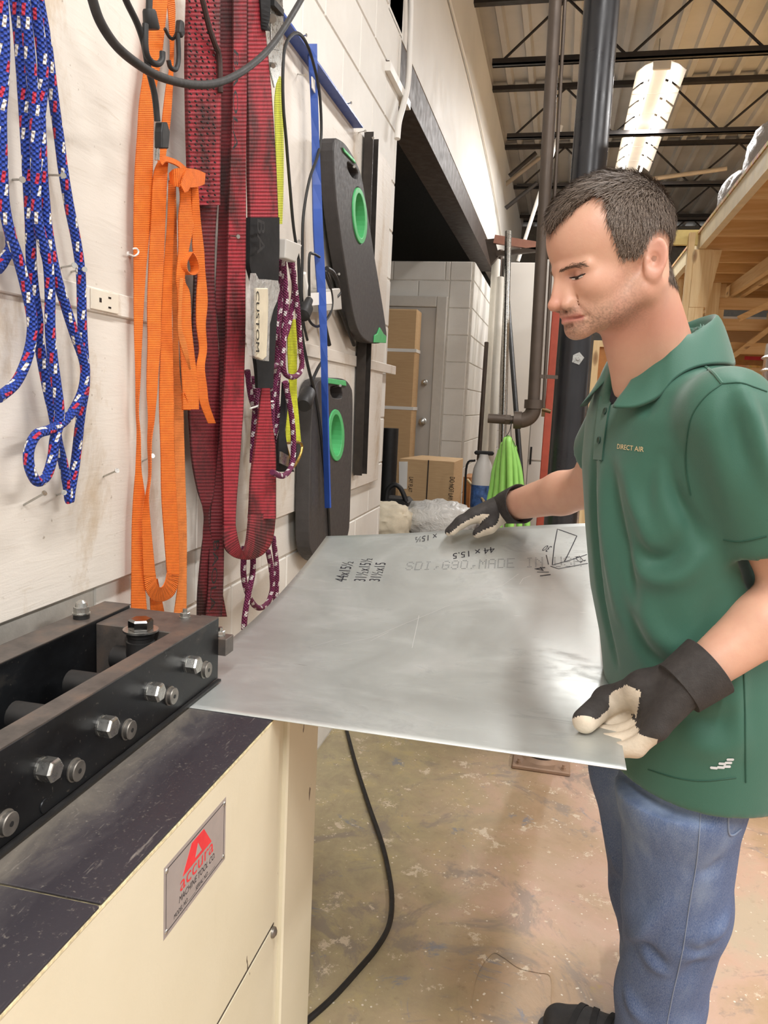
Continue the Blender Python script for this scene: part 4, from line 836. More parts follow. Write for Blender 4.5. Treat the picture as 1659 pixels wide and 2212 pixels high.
# pink wooden bracket on the upper wall, thin white rod
BR = thing('wall_bracket', 'pinkish wooden arm bracket sticking out from the upper wall', 'bracket', (-.75,6.4,2.5))
M_pink = plain('pink_primed_wood','#b98573',.6,var=.08)
MB().beam(at(1068,517,1,6.4), at(1166,533,1,6.4), .05, .062).build('arm', M_pink, BR); MB().beam(at(1072,549,1,6.4), at(1165,539,1,6.4), .05, .034).build('arm', M_pipe, BR)
MB().prism([at(x,y,1,6.4) for x, y in [(1048,517),(1068,515),(1078,552),(1060,572)]], (0,.05,0)).build('wall_plate', M_pipe, BR)
o = MB().cyl(at(1119,564,1,7.08)+(at(1146,480,1,7.08)-at(1119,564,1,7.08))*3.4, at(1119,564,1,7.08), .016, n=10).build('hanging_rod', M_white, smooth=True); tag(o, 'thin white rod hanging behind the pink bracket', 'rod')
o = MB().cyl(at(1158,330,1,8.0), at(1100,380,1,8.0), .02, n=10).cyl(at(1160,395,1,8.0), at(1092,450,1,8.0), .02, n=10).build('roof_brace', M_jst, smooth=True); tag(o, 'dark sloping pipe brace under the roof left of the column', 'brace')
RD = []
for k, (a, b, y) in enumerate([((1395,388),(1570,364),8.56), ((1090,400),(1180,330),9.0)]):
    o = MB().cyl(at(*a,1,y), at(*b,1,y), .022, n=10).build('conduit_run', plain('pale_conduit','#b4a796',.5,var=.05), smooth=True); tag(o, ['pale conduit crossing under the roof joists behind the head', 'pale conduit climbing to the roof left of the column'][k], 'conduit')
# tall wrapped carton at the door, big carton, small carton
a, b = at(846,668,1,5.8), at(905,668,1,5.8); zt = a[2]
TC = thing('tall_carton', 'tall wrinkled brown carton with two white straps leaning on the door', 'box', (-1.2,5.8,0))
MB().box((a[0]-.12,5.76,0),(b[0],5.93,zt), ch=.01).build('carton', M_card, TC)
for y in (757,882):
    z = at(880,y,1,5.76)[2]; MB().box((a[0]-.124,5.755,z-.012),(b[0]+.004,5.934,z+.012)).build('strap', M_white, TC)
a, b, c = at(862,990,1,5.0), at(982,992,1,5.0), at(1001,990,1,5.25)
BC = thing('big_carton', 'big brown carton printed DO NOT LAY FLAT standing at the door', 'box', (-.8,5.1,0))
zt = a[2]; MB().hexa([(a[0],5.0,0),(b[0],5.0,0),(c[0],5.25,0),(a[0]+.1,5.3,0),(a[0],5.0,zt),(b[0],5.0,zt),(c[0],5.25,zt+.01),(a[0]+.1,5.3,zt+.01)]).build('carton', M_card, BC, bevel=.004)
MB().box(((a[0]+b[0])/2+.01,4.996,0),((a[0]+b[0])/2+.018,5.0,zt)).build('flap_gap', M_brn, BC)
m = MB(); lettering('DO NOT LAY FLAT', at(972,1030,1,4.996), at(966,1100,1,4.996), (1,0,0), .035, m, (0,0,0)); lettering('LAY FLAT', at(884,1030,1,4.996), at(881,1062,1,4.996), (1,0,0), .03, m, (0,0,0)); m.build('printed_words', M_brn, BC)
MB().prism([at(x,y,1,4.998) for x, y in [(862,997),(881,997),(879,1056),(862,1056)]], (0,-.002,0)).build('white_label', M_white, BC)
a, b = at(1001,1030,1,5.3), at(1011,1030,1,5.3)
o = MB().box((a[0],5.3,0),(b[0]+.02,5.6,a[2])).build('small_carton', plain('dark_cardboard','#a06c3c',.7), bevel=.003); tag(o, 'small dark brown carton beside the big carton', 'box')
o = MB().cyl(at(1010,1036,1,5.0), at(1045,1082,1,4.7), .008, n=8).build('wooden_stick', M_lumz); tag(o, 'thin wooden stick leaning in front of the pump sprayer', 'stick')
# pump sprayer
s0 = at(1042,1040,1,4.8); SP = thing('pump_sprayer', 'white plastic pump sprayer with blue label and black handle', 'sprayer', (s0[0],4.8,0))
zb = s0[2]; MB().lathe((s0[0],4.8,zb-.30),(0,0,1),[(0,.05),(.02,.066),(.25,.068),(.33,.066),(.38,.06),(.42,.045),(.45,.03),(.47,.03)],26).build('tank', M_white, SP, smooth=True)
MB().cyl((s0[0],4.8,zb-.16),(s0[0],4.8,zb-.02),.0688,n=26,caps=False).build('label', plain('blue_print_label','#4d6fa8',.4,var=.5,scale=40), SP, smooth=True)
MB().box((s0[0]-.06,4.78,zb+.165),(s0[0]+.06,4.82,zb+.19), ch=.008).cyl((s0[0],4.8,zb+.15),(s0[0],4.8,zb+.17),.012,n=10).build('handle', M_rubber, SP)
MB().tube(catmull([(s0[0]-.05,4.78,zb+.13),(s0[0]-.10,4.78,zb+.10),(s0[0]-.10,4.78,zb-.1),(s0[0]-.09,4.78,zb-.3)],5), .007, 8).build('spray_hose', M_rubber, SP, smooth=True)
MB().box((s0[0]-.09,4.7,0),(s0[0]+.09,4.9,zb-.30)).build('stand_box', M_card, SP)
# low bench hidden by the sheet with bags and a black tool case on it
o = MB().box((-1.05,3.75,0),(-.28,4.55,.60), ch=.004).build('low_bench', M_brn); tag(o, 'low brown bench behind the steel sheet carrying bags', 'bench')
def blob(name, cen, rad, amp, mat, seed, lab, cat, fr=9):
    rg = np.random.RandomState(seed); bm = bmesh.new(); bmesh.ops.create_icosphere(bm, subdivisions=4, radius=1.0); K = rg.normal(size=(10,3))*fr; ph = rg.uniform(0,6.28,10); V = []
    for v in bm.verts:
        p = A(v.co); p = np.sign(p)*np.abs(p)**.85; w_ = sum(np.abs(np.sin(K[i]@p*.5+ph[i])) for i in range(10))/10-.6; V.append(A(cen)+p*A(rad)*(1+amp*w_))
    V = A(V); z0 = cen[2]-rad[2]*.75; V[:,2] = np.maximum(V[:,2], z0); F = [[v.index for v in f.verts] for f in bm.faces]; bm.free()
    return tag(MB().add(V, F).build(name, mat, smooth=True, ang=60), lab, cat)
c = at(915,1118,1,3.95); t = NT('crinkled_white_plastic'); M_wbag = t.out(srgb('#dddbd6'), .3, 0, t.bump(t.noise(t.coord(), 18, 4, .6, 1.0), .7, .02), **{'Transmission Weight': .15})
blob('plastic_bag', (c[0]+.07, 4.02, .60+.09), (.19,.13,.10), .5, M_wbag, 3, 'crumpled white plastic bag lying behind the steel sheet', 'bag')
c = at(858,1128,1,3.9); blob('canvas_bag', (c[0]-.06, 3.90, .60+.075), (.13,.11,.10), .6, plain('cream_canvas','#cfc4ad',.8,var=.1,bump=.3), 5, 'crumpled cream canvas bag with straps beside the wall end', 'bag')
TB = thing('tool_case', 'black plastic tool case with an open handle beside the wall end', 'case', (-.85,4.35,.60))
a, b = at(826,1075,1,4.35), at(884,1075,1,4.35); MB().box((a[0],4.3,.60),(b[0],4.5,at(850,1078,1,4.3)[2]), ch=.02).build('case_body', M_rubber, TB)
MB().tube(catmull([at(834,1082,1,4.32), at(838,1058,1,4.32), at(852,1047,1,4.32), at(866,1056,1,4.32), at(878,1084,1,4.32)],5), .014, 10).build('handle', M_rubber, TB, smooth=True)
o = MB().cyl(at(845,925,1,4.9)*[1,1,0], at(845,925,1,4.9), .05, n=16).build('black_roll', M_rubber, smooth=True); tag(o, 'dark upright roll standing behind the wall end', 'roll')
# ================================================================ timber storage rack on the right
TR = thing('timber_rack', 'raw pine storage rack with plywood-strand deck on the right', 'rack', (.78,5.3,0))
RX = .763
MB().box((RX,2.2,2.335),(RX+.038,5.29,2.435)).build('rim_board', plain('pale_rim_lumber','#e2d2ad',.6,var=.1,scale=12), TR); MB().box((RX,5.36,2.335),(RX+.038,8.4,2.435)).build('rim_board', bpy.data.materials['pale_rim_lumber'], TR)
MB().box((RX-.006,2.2,2.437),(3.4,8.4,2.455)).build('deck', M_osb, TR)
src = None
for k in range(15):
    y = 2.45+k*.41
    if src is None: src = MB().box((RX+.038,y,2.335),(3.4,y+.038,2.435)).build('deck_joist', M_lumx, TR)
    else: inst(src, 'deck_joist', TR, (0,k*.41,0))
MB().box((.700,5.30,0),(.736,5.35,2.435)).build('post', M_lumz, TR); MB().box((.737,5.298,0),(.826,5.336,2.15)).build('post', M_lumz, TR); MB().box((.737,5.292,1.98),(.84,5.297,2.33)).build('splice_block', M_lumz, TR)
MB().prism([(.84,5.30,2.33),(.90,5.30,2.33),(.84,5.30,1.95)], (0,.038,0)).build('gusset', M_lumz, TR)
MB().box((.56,5.37,2.375),(RX,5.41,2.465)).build('header', plain('yellow_pine_board','#e8d48c',.6,var=.06), TR)
for x, y in ((1.05,6.6),(1.10,6.65),(1.75,6.6),(1.75,5.3),(2.5,6.6),(.74,8.3)): MB().box((x,y,0),(x+.089,y+.038,2.335)).build('post', M_lumz, TR)
for x, y in ((1.22,5.5),(1.9,5.5)): MB().box((x,2.2,2.245),(x+.038,8.4,2.335)).build('carrier_beam', M_lum, TR)
MB().box((1.30,2.2,2.245),(1.338,8.4,2.335)).build('carrier_beam', M_lum, TR)
for z in (2.14,1.98,1.80): MB().box((.84,6.64,z),(3.2,6.678,z+.089)).build('rail', M_lumx, TR)
MB().box((.75,6.7,1.70),(3.2,8.2,1.718)).build('shelf', M_osb, TR); MB().box((.75,6.68,1.61),(3.2,6.70,1.70)).build('rail', M_lumx, TR)
MB().beam((1.15,6.62,1.66),(1.75,6.60,2.20),.038,.089,up=(0,1,0)).build('brace', M_lumx, TR); MB().beam((1.10,5.6,1.95),(1.75,5.32,2.30),.038,.089,up=(0,1,0)).build('brace', M_lumx, TR)
for k in range(4): MB().box((.80,5.9+.55*k,1.98),(.838,5.938+.55*k,2.335)).build('short_stud', M_lumz, TR)
o = MB().box((1.15,7.0,1.72),(2.1,7.5,1.86), ch=.004).build('flat_carton', plain('tan_carton','#c9975c',.7)); tag(o, 'flat tan carton with a red mark lying on the rack shelf', 'box')
MB().box((1.45,6.996,1.78),(1.60,7.0,1.81)).build('red_mark', M_logo, o)
o = MB().box((1.25,7.05,1.86),(1.75,7.4,2.02), ch=.004).build('open_carton', M_card); tag(o, 'open carton standing on the flat tan carton in the rack', 'box')
o = MB().box((.80,8.45,0),(6,8.5,2.3)).build('white_far_board', M_white); tag(o, 'large white board standing behind the timber rack', 'board')
# goods on the deck
t = NT('shrink_wrap'); M_wrap = t.out(srgb('#8d867f'), .42, .1, t.bump(t.noise(t.coord(), 22, 4, .6, .8), .8, .02))
for k, (x, y, r_, s_, lab) in enumerate([(1600,415,(.10,.25,.13),3,'shrink-wrapped bundle at the edge of the rack deck, farthest of three'),(1622,372,(.11,.22,.17),4,'shrink-wrapped bundle in the middle of the rack deck edge'),(1650,300,(.14,.22,.27),8,'largest shrink-wrapped bundle on the rack deck, nearest')]):
    y0 = (4.95,4.36,3.78)[k]; p = at(x,y,1,y0); blob('wrapped_bundle', (RX+.14+.02*k, y0, 2.457+r_[2]*.74), r_, .35, M_wrap, s_, lab, 'bundle', 7)['group'] = 'wrapped bundles on the rack'
for k in range(4):
    o = MB().box((RX+.06,3.75+.02*k,2.457+.47+.012*k),(RX+.30,4.05+.02*k,2.457+.48+.012*k)).build('metal_strip', M_zinc); tag(o, 'thin metal strip in the small stack lying on the wrapped bundles, '+['lowest','second lowest','second highest','highest'][k], 'strip', 'metal strips on the rack')
# duct fittings behind the shoulder, on a bench
o = MB().box((.67,2.815,0),(1.9,3.6,1.27), ch=.004).build('duct_bench', M_lumx); tag(o, 'timber bench behind the worker carrying duct fittings', 'bench')
DF = thing('duct_drum', 'wide round galvanised duct fitting with rolled bands behind the shoulder', 'duct', (.93,3.05,1.27))
M_duct = plain('bright_galvanised','#c4c6c8',.28,.9,var=.12,scale=12)
MB().lathe((.93,3.05,1.27),(0,0,1),[(0,.185),(.06,.185),(.10,.19),(.15,.225),(.20,.228),(.205,.236),(.212,.228),(.245,.228),(.25,.238),(.258,.228),(.30,.226),(.302,.20)],48).build('drum', M_duct, DF, smooth=True, ang=25)
p = at(1608,722,1,2.9); cr = MB(); n = 60; ring = []
ax = unit(A([.30,-.05,.95])); d_, u_, v_ = axes(ax)
for t_, r_ in ((-.03,.075),(.0,.075),(.045,.073)):
    for k in range(n):
        a = k/n*2*math.pi; rr = r_*(1+(.05*(k%2) if t_ >= 0 else 0)); ring.append(A([.86,2.95,1.63])+d_*t_+(u_*math.cos(a)+v_*math.sin(a))*rr)
cr.add(ring, [(i*n+k, i*n+(k+1)%n, (i+1)*n+(k+1)%n, (i+1)*n+k) for i in range(2) for k in range(n)])
o = cr.build('crimped_collar', M_duct); s_ = o.modifiers.new('solidify','SOLIDIFY'); s_.thickness = .002; tag(o, 'crimped galvanised collar lying on the round duct fitting', 'duct')
o = MB().lathe((.735,2.875,1.27),(0,0,1),[(0,.05),(.09,.05),(.095,.054),(.10,.05),(.19,.05)],26).build('small_duct', M_duct, smooth=True, ang=25); tag(o, 'small round galvanised pipe standing in front of the round duct fitting', 'duct')
# floor cable, sleeper
o = MB().tube(catmull([A([p_[0],p_[1],.007]) for p_ in [at(x,y,2,0) for x, y in [(735,1520),(750,1585),(770,1660),(797,1745),(826,1830),(843,1910),(846,1965),(838,2010),(812,2055),(770,2105),(720,2160),(668,2207),(600,2262)]]],8), .0068, 10).build('floor_cable', M_rubber, smooth=True); tag(o, 'black power cable curving across the bare floor from under the shear', 'cable')
SL = thing('timber_sleeper', 'worn timber sleeper with a rusty bolt plate on the floor behind the legs', 'timber', (.8,2.7,0))
MB().box((.60,2.66,0),(1.6,2.80,.075), ch=.006).build('sleeper', plain('grimy_wood','#8a7357',.7,var=.25,scale=14), SL); MB().box((.62,2.65,.076),(.74,2.79,.084)).build('bolt_plate', M_scale, SL); MB().lathe((.69,2.69,.084),(0,0,1),[(0,.011),(.008,.011)],6).build('bolt', M_scale, SL)

a, b = at(1283,735,1,4.6), at(1283,1100,1,4.6); FB = thing('framed_board', 'brown board in a pale timber frame standing behind the worker', 'board', (a[0]+.2,4.6,0))
MB().box((a[0],4.6,0),(a[0]+.035,4.66,a[2])).box((a[0]+.035,4.6,a[2]-.035),(a[0]+.55,4.66,a[2])).build('frame', M_lumz, FB); MB().box((a[0]+.035,4.62,0),(a[0]+.55,4.64,a[2]-.035)).build('panel', plain('orange_brown_ply','#b5793f',.6,var=.1), FB)
# ================================================================ the worker: implicit shapes turned into meshes
def S_sph(P, c, r): return np.linalg.norm(P-A(c).astype(np.float32), axis=1)-r
def S_ell(P, c, r, R=None):
    Q = P-A(c).astype(np.float32)
    if R is not None: Q = Q@A(R).astype(np.float32)
    r = A(r).astype(np.float32); k0 = np.linalg.norm(Q/r, axis=1); k1 = np.linalg.norm(Q/(r*r), axis=1); return k0*(k0-1)/np.maximum(k1, 1e-6)
def S_cap(P, a, b, ra, rb=None):
    rb = ra if rb is None else rb; a, b = A(a).astype(np.float32), A(b).astype(np.float32); d = b-a; Q = P-a; t = np.clip(Q@d/np.dot(d, d), 0, 1); return np.linalg.norm(Q-t[:,None]*d, axis=1)-(ra+(rb-ra)*t)
def smin(a, b, k): h = np.clip(.5+.5*(b-a)/k, 0, 1); return b+(a-b)*h-k*h*(1-h)
def smax(a, b, k): return -smin(-a, -b, k)
def chain(P, pts, rad, k=.012):
    d = None
    for i in range(len(pts)-1):
        e = S_cap(P, pts[i], pts[i+1], rad[i], rad[i+1]); d = e if d is None else smin(d, e, k)
    return d
def nets(f, lo, hi, h, smooth=2):
    lo, hi = A(lo), A(hi); n = np.ceil((hi-lo)/h).astype(int)+1
    ax = [(lo[k]+np.arange(n[k])*h).astype(np.float32) for k in range(3)]; v = np.empty(n, np.float32); step = max(1, int(400000/(n[1]*n[2])))
    for i in range(0, n[0], step):
        G = np.stack(np.meshgrid(ax[0][i:i+step], ax[1], ax[2], indexing='ij'), -1); v[i:i+step] = f(G.reshape(-1,3)).reshape(G.shape[:3])
    m = n-1; acc = np.zeros((*m,3), np.float32); cnt = np.zeros(m, np.float32); sl = lambda o: tuple(slice(o[k], o[k]+m[k]) for k in range(3))
    for a in range(3):
        b, c = (a+1)%3, (a+2)%3
        for ob in (0,1):
            for oc in (0,1):
                o0 = [0,0,0]; o0[b] = ob; o0[c] = oc; o1 = list(o0); o1[a] = 1
                v0, v1 = v[sl(o0)], v[sl(o1)]; x = (v0 < 0) != (v1 < 0); t = np.where(x, v0/np.where(x, v0-v1, 1), 0); cnt += x
                for k in range(3): acc[...,k] += np.where(x, o0[k]+(t if k == a else 0), 0)
    act = cnt > 0; ids = -np.ones(m, np.int64); ids[act] = np.arange(act.sum()); base = np.argwhere(act); V = lo+(base+acc[act]/cnt[act][:,None])*h; F = []
    for a in range(3):
        b, c = (a+1)%3, (a+2)%3; s0 = [slice(1,-1)]*3; s0[a] = slice(0,-1); s1 = list(s0); s1[a] = slice(1,None)
        i0, i1 = v[tuple(s0)] < 0, v[tuple(s1)] < 0; off = np.array([1,1,1]); off[a] = 0
        for flag, rev in ((i0 & ~i1, False), (~i0 & i1, True)):
            q = np.argwhere(flag)+off
            if not len(q): continue
            eb, ec = np.zeros(3,int), np.zeros(3,int); eb[b] = 1; ec[c] = 1
            quad = [ids[tuple((q-eb-ec).T)], ids[tuple((q-ec).T)], ids[tuple(q.T)], ids[tuple((q-eb).T)]]
            F.append(np.stack(quad[::-1] if rev else quad, 1))
    F = np.vstack(F); F = F[(F >= 0).all(1)]
    return relax(V, F, smooth), F
def relax(V, F, it, w=.5):
    E = np.vstack([F[:,[0,1]],F[:,[1,2]],F[:,[2,3]],F[:,[3,0]]])
    deg = np.bincount(E.ravel(), minlength=len(V)).astype(float); deg[deg == 0] = 1
    for _ in range(it):
        acc = np.stack([np.bincount(E[:,0], V[E[:,1],k], len(V))+np.bincount(E[:,1], V[E[:,0],k], len(V)) for k in range(3)], 1); V = V*(1-w)+w*acc/deg[:,None]
    return V
def normals(V, F):
    n = np.cross(V[F[:,2]]-V[F[:,0]], V[F[:,3]]-V[F[:,1]]); N = np.zeros_like(V)
    for k in range(4):
        for c in range(3): N[:,c] += np.bincount(F[:,k], n[:,c], len(V))
    return N/np.maximum(np.linalg.norm(N, axis=1), 1e-12)[:,None]
def skinmesh(name, V, F, mat, parent, col=None, mi=None):
    base = rootloc(parent); me = bpy.data.meshes.new(name); V = (V-base).astype(np.float32)
    me.vertices.add(len(V)); me.vertices.foreach_set('co', V.ravel()); F = np.asarray(F, np.int32)
    me.loops.add(F.size); me.loops.foreach_set('vertex_index', F.ravel()); me.polygons.add(len(F)); me.polygons.foreach_set('loop_start', np.arange(0, F.size, F.shape[1], dtype=np.int32))
    try: me.polygons.foreach_set('loop_total', np.full(len(F), F.shape[1], np.int32))
    except Exception: pass
    me.update(calc_edges=True)
    for m in (mat if isinstance(mat, list) else [mat]): me.materials.append(m)
    if mi is not None: me.polygons.foreach_set('material_index', np.asarray(mi, np.int32))
    me.polygons.foreach_set('use_smooth', np.ones(len(F), bool))
    if col is not None:
        at_ = me.color_attributes.new('tint', 'FLOAT_COLOR', 'POINT'); at_.data.foreach_set('color', np.c_[col, np.ones(len(V))].astype(np.float32).ravel())
    o = bpy.data.objects.new(name, me); COL.objects.link(o); o.parent = parent; return o
from mathutils.bvhtree import BVHTree
def bvh(V, F): return BVHTree.FromPolygons([tuple(map(float, p)) for p in V], [tuple(map(int, f)) for f in F])
def hit(tree, x, y):
    v = unit(at(x, y, 1, 3.0)-CAM); r = tree.ray_cast(Vector(CAM), Vector(v)); return (A(r[0]), A(r[1])) if r[0] is not None else (None, None)
def crease(V, N, tree, px, amp, wd, tap=True):
    pts = [hit(tree, *p)[0] for p in catmull(px, 4)]; pts = A([p for p in pts if p is not None])
    if len(pts) < 2: return V
    best = np.full(len(V), 9.0); tt = np.zeros(len(V)); n = len(pts)-1
    near = np.linalg.norm(V-pts.mean(0), axis=1) < np.linalg.norm(pts-pts.mean(0), axis=1).max()+wd*4; ix = np.where(near)[0]; Q = V[ix]; b_ = np.full(len(ix), 9.0); t_ = np.zeros(len(ix))
    for i in range(n):
        d = pts[i+1]-pts[i]; L = max(np.dot(d,d), 1e-12); t = np.clip((Q-pts[i])@d/L, 0, 1); e = np.linalg.norm(Q-pts[i]-t[:,None]*d, axis=1); m = e < b_; b_[m] = e[m]; t_[m] = (i+t[m])/n
    g = amp*np.exp(-(b_/wd)**2)*(np.sin(np.pi*np.clip(.08+.84*t_,0,1)) if tap else 1.0); V = V.copy(); V[ix] += N[ix]*g[:,None]; return V
PE = thing('person', 'man in a green polo shirt, jeans and work gloves feeding the steel sheet', 'person', (.27,1.42,0))
# ---- head frame
YAW, PIT = math.radians(25), math.radians(12)
f0 = A([-math.cos(YAW),-math.sin(YAW),0]); HL = A([math.sin(YAW),-math.cos(YAW),0]); HF = math.cos(PIT)*f0-math.sin(PIT)*A([0,0,1.]); HU = math.sin(PIT)*f0+math.cos(PIT)*A([0,0,1.])
HR = np.stack([HF, HL, HU], 1); HO = at(1347,557,1,1.20); HS = .93
def hl(p): return HO+HR@A(p)*HS
NB = A([.150,1.300,1.36])
ear_up = unit([-.28,0,.96]); ear_b = unit([-.86,.50,-.20]); ear_b = unit(ear_b-ear_up*np.dot(ear_b,ear_up)); ear_n = -np.cross(ear_up, ear_b)
def head_sdf(W):
    P = ((W-HO.astype(np.float32))@HR.astype(np.float32)/HS).astype(np.float32); M_ = P*np.array([1,0,1],np.float32); M_[:,1] = np.abs(P[:,1])      # mirrored
    d = S_ell(P,(.020,0,.033),(.096,.076,.086)); d = smin(d, S_ell(P,(.058,0,.035),(.053,.061,.055)), .02)
    d = smin(d, S_ell(P,(.052,0,-.032),(.052,.056,.066)), .02); d = smin(d, S_ell(M_,(.070,.040,-.034),(.025,.0185,.020)), .020)
    d = smin(d, S_ell(P,(.078,0,-.068),(.034,.030,.026)), .014); d = smin(d, S_cap(M_,(.006,.055,-.056),(.084,.014,-.095),.016,.0130), .020); d = smin(d, S_ell(P,(.050,0,-.072),(.050,.046,.026)), .02)
    d = smin(d, S_ell(P,(.0905,0,-.0975),(.0165,.022,.0150)), .012)
    d = smin(d, S_cap(M_,(.1045,.012,-.0045),(.085,.047,-.0065),.0100,.0085), .009)
    d = smax(d, -S_ell(M_,(.1090,.0325,-.0165),(.0165,.0175,.0085)), .006)
    d = smin(d, S_ell(M_,(.0845,.0315,-.0165),(.0148,.0155,.0115)), .003)
    d = smax(d, -S_cap(M_,(.0995,.019,-.0205),(.090,.046,-.0195),.0014), .002)
    d = smin(d, S_cap(M_,(.0970,.021,-.0265),(.087,.045,-.0250),.0026,.0024), .005)
    d = smin(d, S_cap(P,(.1065,0,-.006),(.1215,0,-.053),.0072,.0092), .013); d = smin(d, S_cap(M_,(.098,.007,-.014),(.1075,.011,-.052),.0065,.0095), .010); d = smin(d, S_ell(M_,(.1065,.0158,-.0580),(.0135,.0085,.0094)), .0025); d = smax(d, -S_cap(M_,(.0955,.0255,-.048),(.0945,.0250,-.064),.0016), .004); d = smin(d, S_ell(P,(.1240,0,-.0555),(.0098,.0105,.0092)), .004)
    d = smax(d, -S_ell(M_,(.1135,.0095,-.0668),(.0085,.0046,.0048)), .0015)
    d = smin(d, S_cap(M_,(.1118,.0,-.0735),(.090,.029,-.0785),.0052,.003), .005); d = smin(d, S_cap(M_,(.1090,.0,-.0835),(.090,.026,-.0805),.0058,.003), .005)
    d = smax(d, -S_cap(M_,(.1180,0,-.0782),(.089,.0345,-.0795),.0020), .0025)
    d = smax(d, -S_cap(M_,(.1035,.0275,-.058),(.086,.041,-.086),.0020), .006)
    d = smax(d, -S_cap(M_,(.110,0,-.0905),(.102,.012,-.0895),.0010), .008)
    # ear
    E = (M_-A([-.008,.0755,-.014]).astype(np.float32))*np.float32(1.22); p, q, n = E@ear_b.astype(np.float32), E@ear_up.astype(np.float32), E@ear_n.astype(np.float32)
    sg = 1.0; q2 = q-.004*0; wdt = .0175-.10*np.clip(-q-.008,0,.03); rr = np.sqrt((p/np.maximum(wdt,.008))**2+(q2/.0315)**2); pl = np.maximum((rr-1)*.014, np.abs(n)-.0028); rim = np.sqrt(((rr-.93)*.016)**2+(n*.9)**2)-.0034
    ear = smin(pl, rim, .004); ear = smax(ear, -S_ell(np.stack([p,q,n],1),(-.002,-.003,.004),(.0105,.0150,.0062)), .002); ear = smin(ear, S_ell(np.stack([p,q,n],1),(-.004,-.027,0),(.0085,.008,.0042)), .004)
    ear = smin(ear, S_ell(np.stack([p,q,n],1),(-.0135,-.005,.001),(.004,.006,.004)), .003)
    d = smin(d, ear/1.22, .003)
    nk = S_cap(W, hl((-.012,0,-.045)), NB, .055, .060); nk = smin(nk, S_cap(W, hl((.024,0,-.085)), NB+A([-.038,-.015,-.03]), .023, .029), .025)
    nk = smin(nk, S_cap(W, hl((-.012,.058,-.05)), NB+A([-.05,-.035,-.02]), .012, .013), .025)
    return smin(d, nk, .018)
HV, HFc = nets(head_sdf, HO-A([.17,.16,.22]), HO+A([.17,.17,.14]), .0020, 1)
HLc = (HV-HO)@HR/HS; HN = normals(HV, HFc)
def side2(L):           # head-profile coordinates (head's own frame)
    y = np.abs(L[:,1]); c, s = math.cos(PIT), math.sin(PIT); Fh = L[:,0]*c+L[:,2]*s; Vh = -L[:,0]*s+L[:,2]*c; return -Fh*math.cos(YAW)+y*math.sin(YAW), -Vh
def crop2prof(p): return (((p[0]/3.95+1140)-1347)*.00067/HS, ((p[1]/3.95+340)-557)*.00067/HS)
HP = [crop2prof(p) for p in [(120,765),(178,750),(260,675),(350,592),(450,515),(530,470),(575,480),(615,530),(632,630),(655,710),(700,800),(750,890),(775,945),(835,935),(915,920),(955,830),(1005,715),(1085,680),(1160,720),(1180,850),(1185,1000),(1178,1080),(1280,1110),(1500,900),(1500,-200),(-200,-200),(-200,640)]]
def inpoly_np(X, Y, poly):
    c = np.zeros(len(X), bool); n = len(poly)
    for i in range(n):
        (x1,y1),(x2,y2) = poly[i], poly[i-1]
        if y1 == y2: continue
        m = ((y1 > Y) != (y2 > Y)) & (X < (x2-x1)*(Y-y1)/(y2-y1)+x1); c ^= m
    return c
hs, hd = side2(HLc); scalp = inpoly_np(hs, hd, HP) & (HLc[:,2] > -.095) & ~((np.abs(HLc[:,1]) > .0775) & (HLc[:,2] < .03) & (HLc[:,0] > -.05)) & ~((HLc[:,0] < .0) & (HLc[:,2] < -.07))
rg = np.random.RandomState(4)
def bl(c, r): return np.exp(-(((HLc-A(c))*[1,1,1])**2/(A(r)**2)).sum(1))
ML = HLc.copy(); ML[:,1] = np.abs(ML[:,1])
def blm(c, r): return np.exp(-((ML-A(c))**2/(A(r)**2)).sum(1))
skin, redd, stub, lip = srgb('#cda087'), srgb('#c27a69'), srgb('#6f5a4b'), srgb('#b06a60')
col = np.tile(A(skin), (len(HV),1))
def tint(w_, c): global col; w_ = np.clip(w_, 0, 1)[:,None]; col = col*(1-w_)+A(c)*w_
tint(.55*bl((.12,0,-.055),(.02,.018,.018))+.5*blm((-.01,.082,-.01),(.028,.012,.045))+.25*blm((.075,.045,-.035),(.025,.02,.02))+.45*np.exp(-((HLc[:,2]+.105)/.035)**2)*(HLc[:,0] < .055), redd)
bd = np.clip(.62*blm((.055,.035,-.085),(.05,.03,.026))+.85*blm((.095,.0,-.092),(.024,.026,.018))+.65*blm((.110,.014,-.068),(.014,.022,.006))+.25*blm((.03,.06,-.05),(.03,.02,.05)), 0, .85)
tint(bd*(.45+1.0*rg.rand(len(HV))), stub)
tint(.85*np.exp(-(((ML[:,2]+.0790)/.0060)**2))*(ML[:,1] < .030)*(HLc[:,0] > .088), lip)
tint(.5*blm((.096,.030,-.018),(.02,.02,.010)), srgb('#a2685a'))
tint(.8*scalp, srgb('#54453b'))
# ---- arms
SL_, EL_, WL_ = A([.235,1.165,1.288]), A([.362,1.205,1.045]), A([.213,1.150,.919])
SR_, ER_, WR_ = A([.125,1.52,1.31]), A([.075,1.76,1.135]), at(1102,1094,1,1.95)
def arm_sdf(P):
    d = chain(P, [SL_,SL_*.5+EL_*.5,EL_], [.052,.050,.043], .02); d = smin(d, chain(P, [EL_,EL_*.68+WL_*.32+A([0,0,.004]),WL_,WL_+(WL_-EL_)*.04], [.042,.0465,.0305,.022], .015), .02)
    e = chain(P, [SR_,SR_*.5+ER_*.5,ER_], [.052,.050,.046], .02); e = smin(e, chain(P, [ER_,ER_*.68+WR_*.32,WR_,WR_+(WR_-ER_)*.10], [.046,.050,.036,.032], .015), .02)
    t = S_ell(P, (.175,1.335,1.24), (.10,.15,.14), None); return smin(smin(d, e, .03), t, .05)
AV, AF = nets(arm_sdf, (-.20,1.05,.80), (.46,2.05,1.42), .0075, 3)
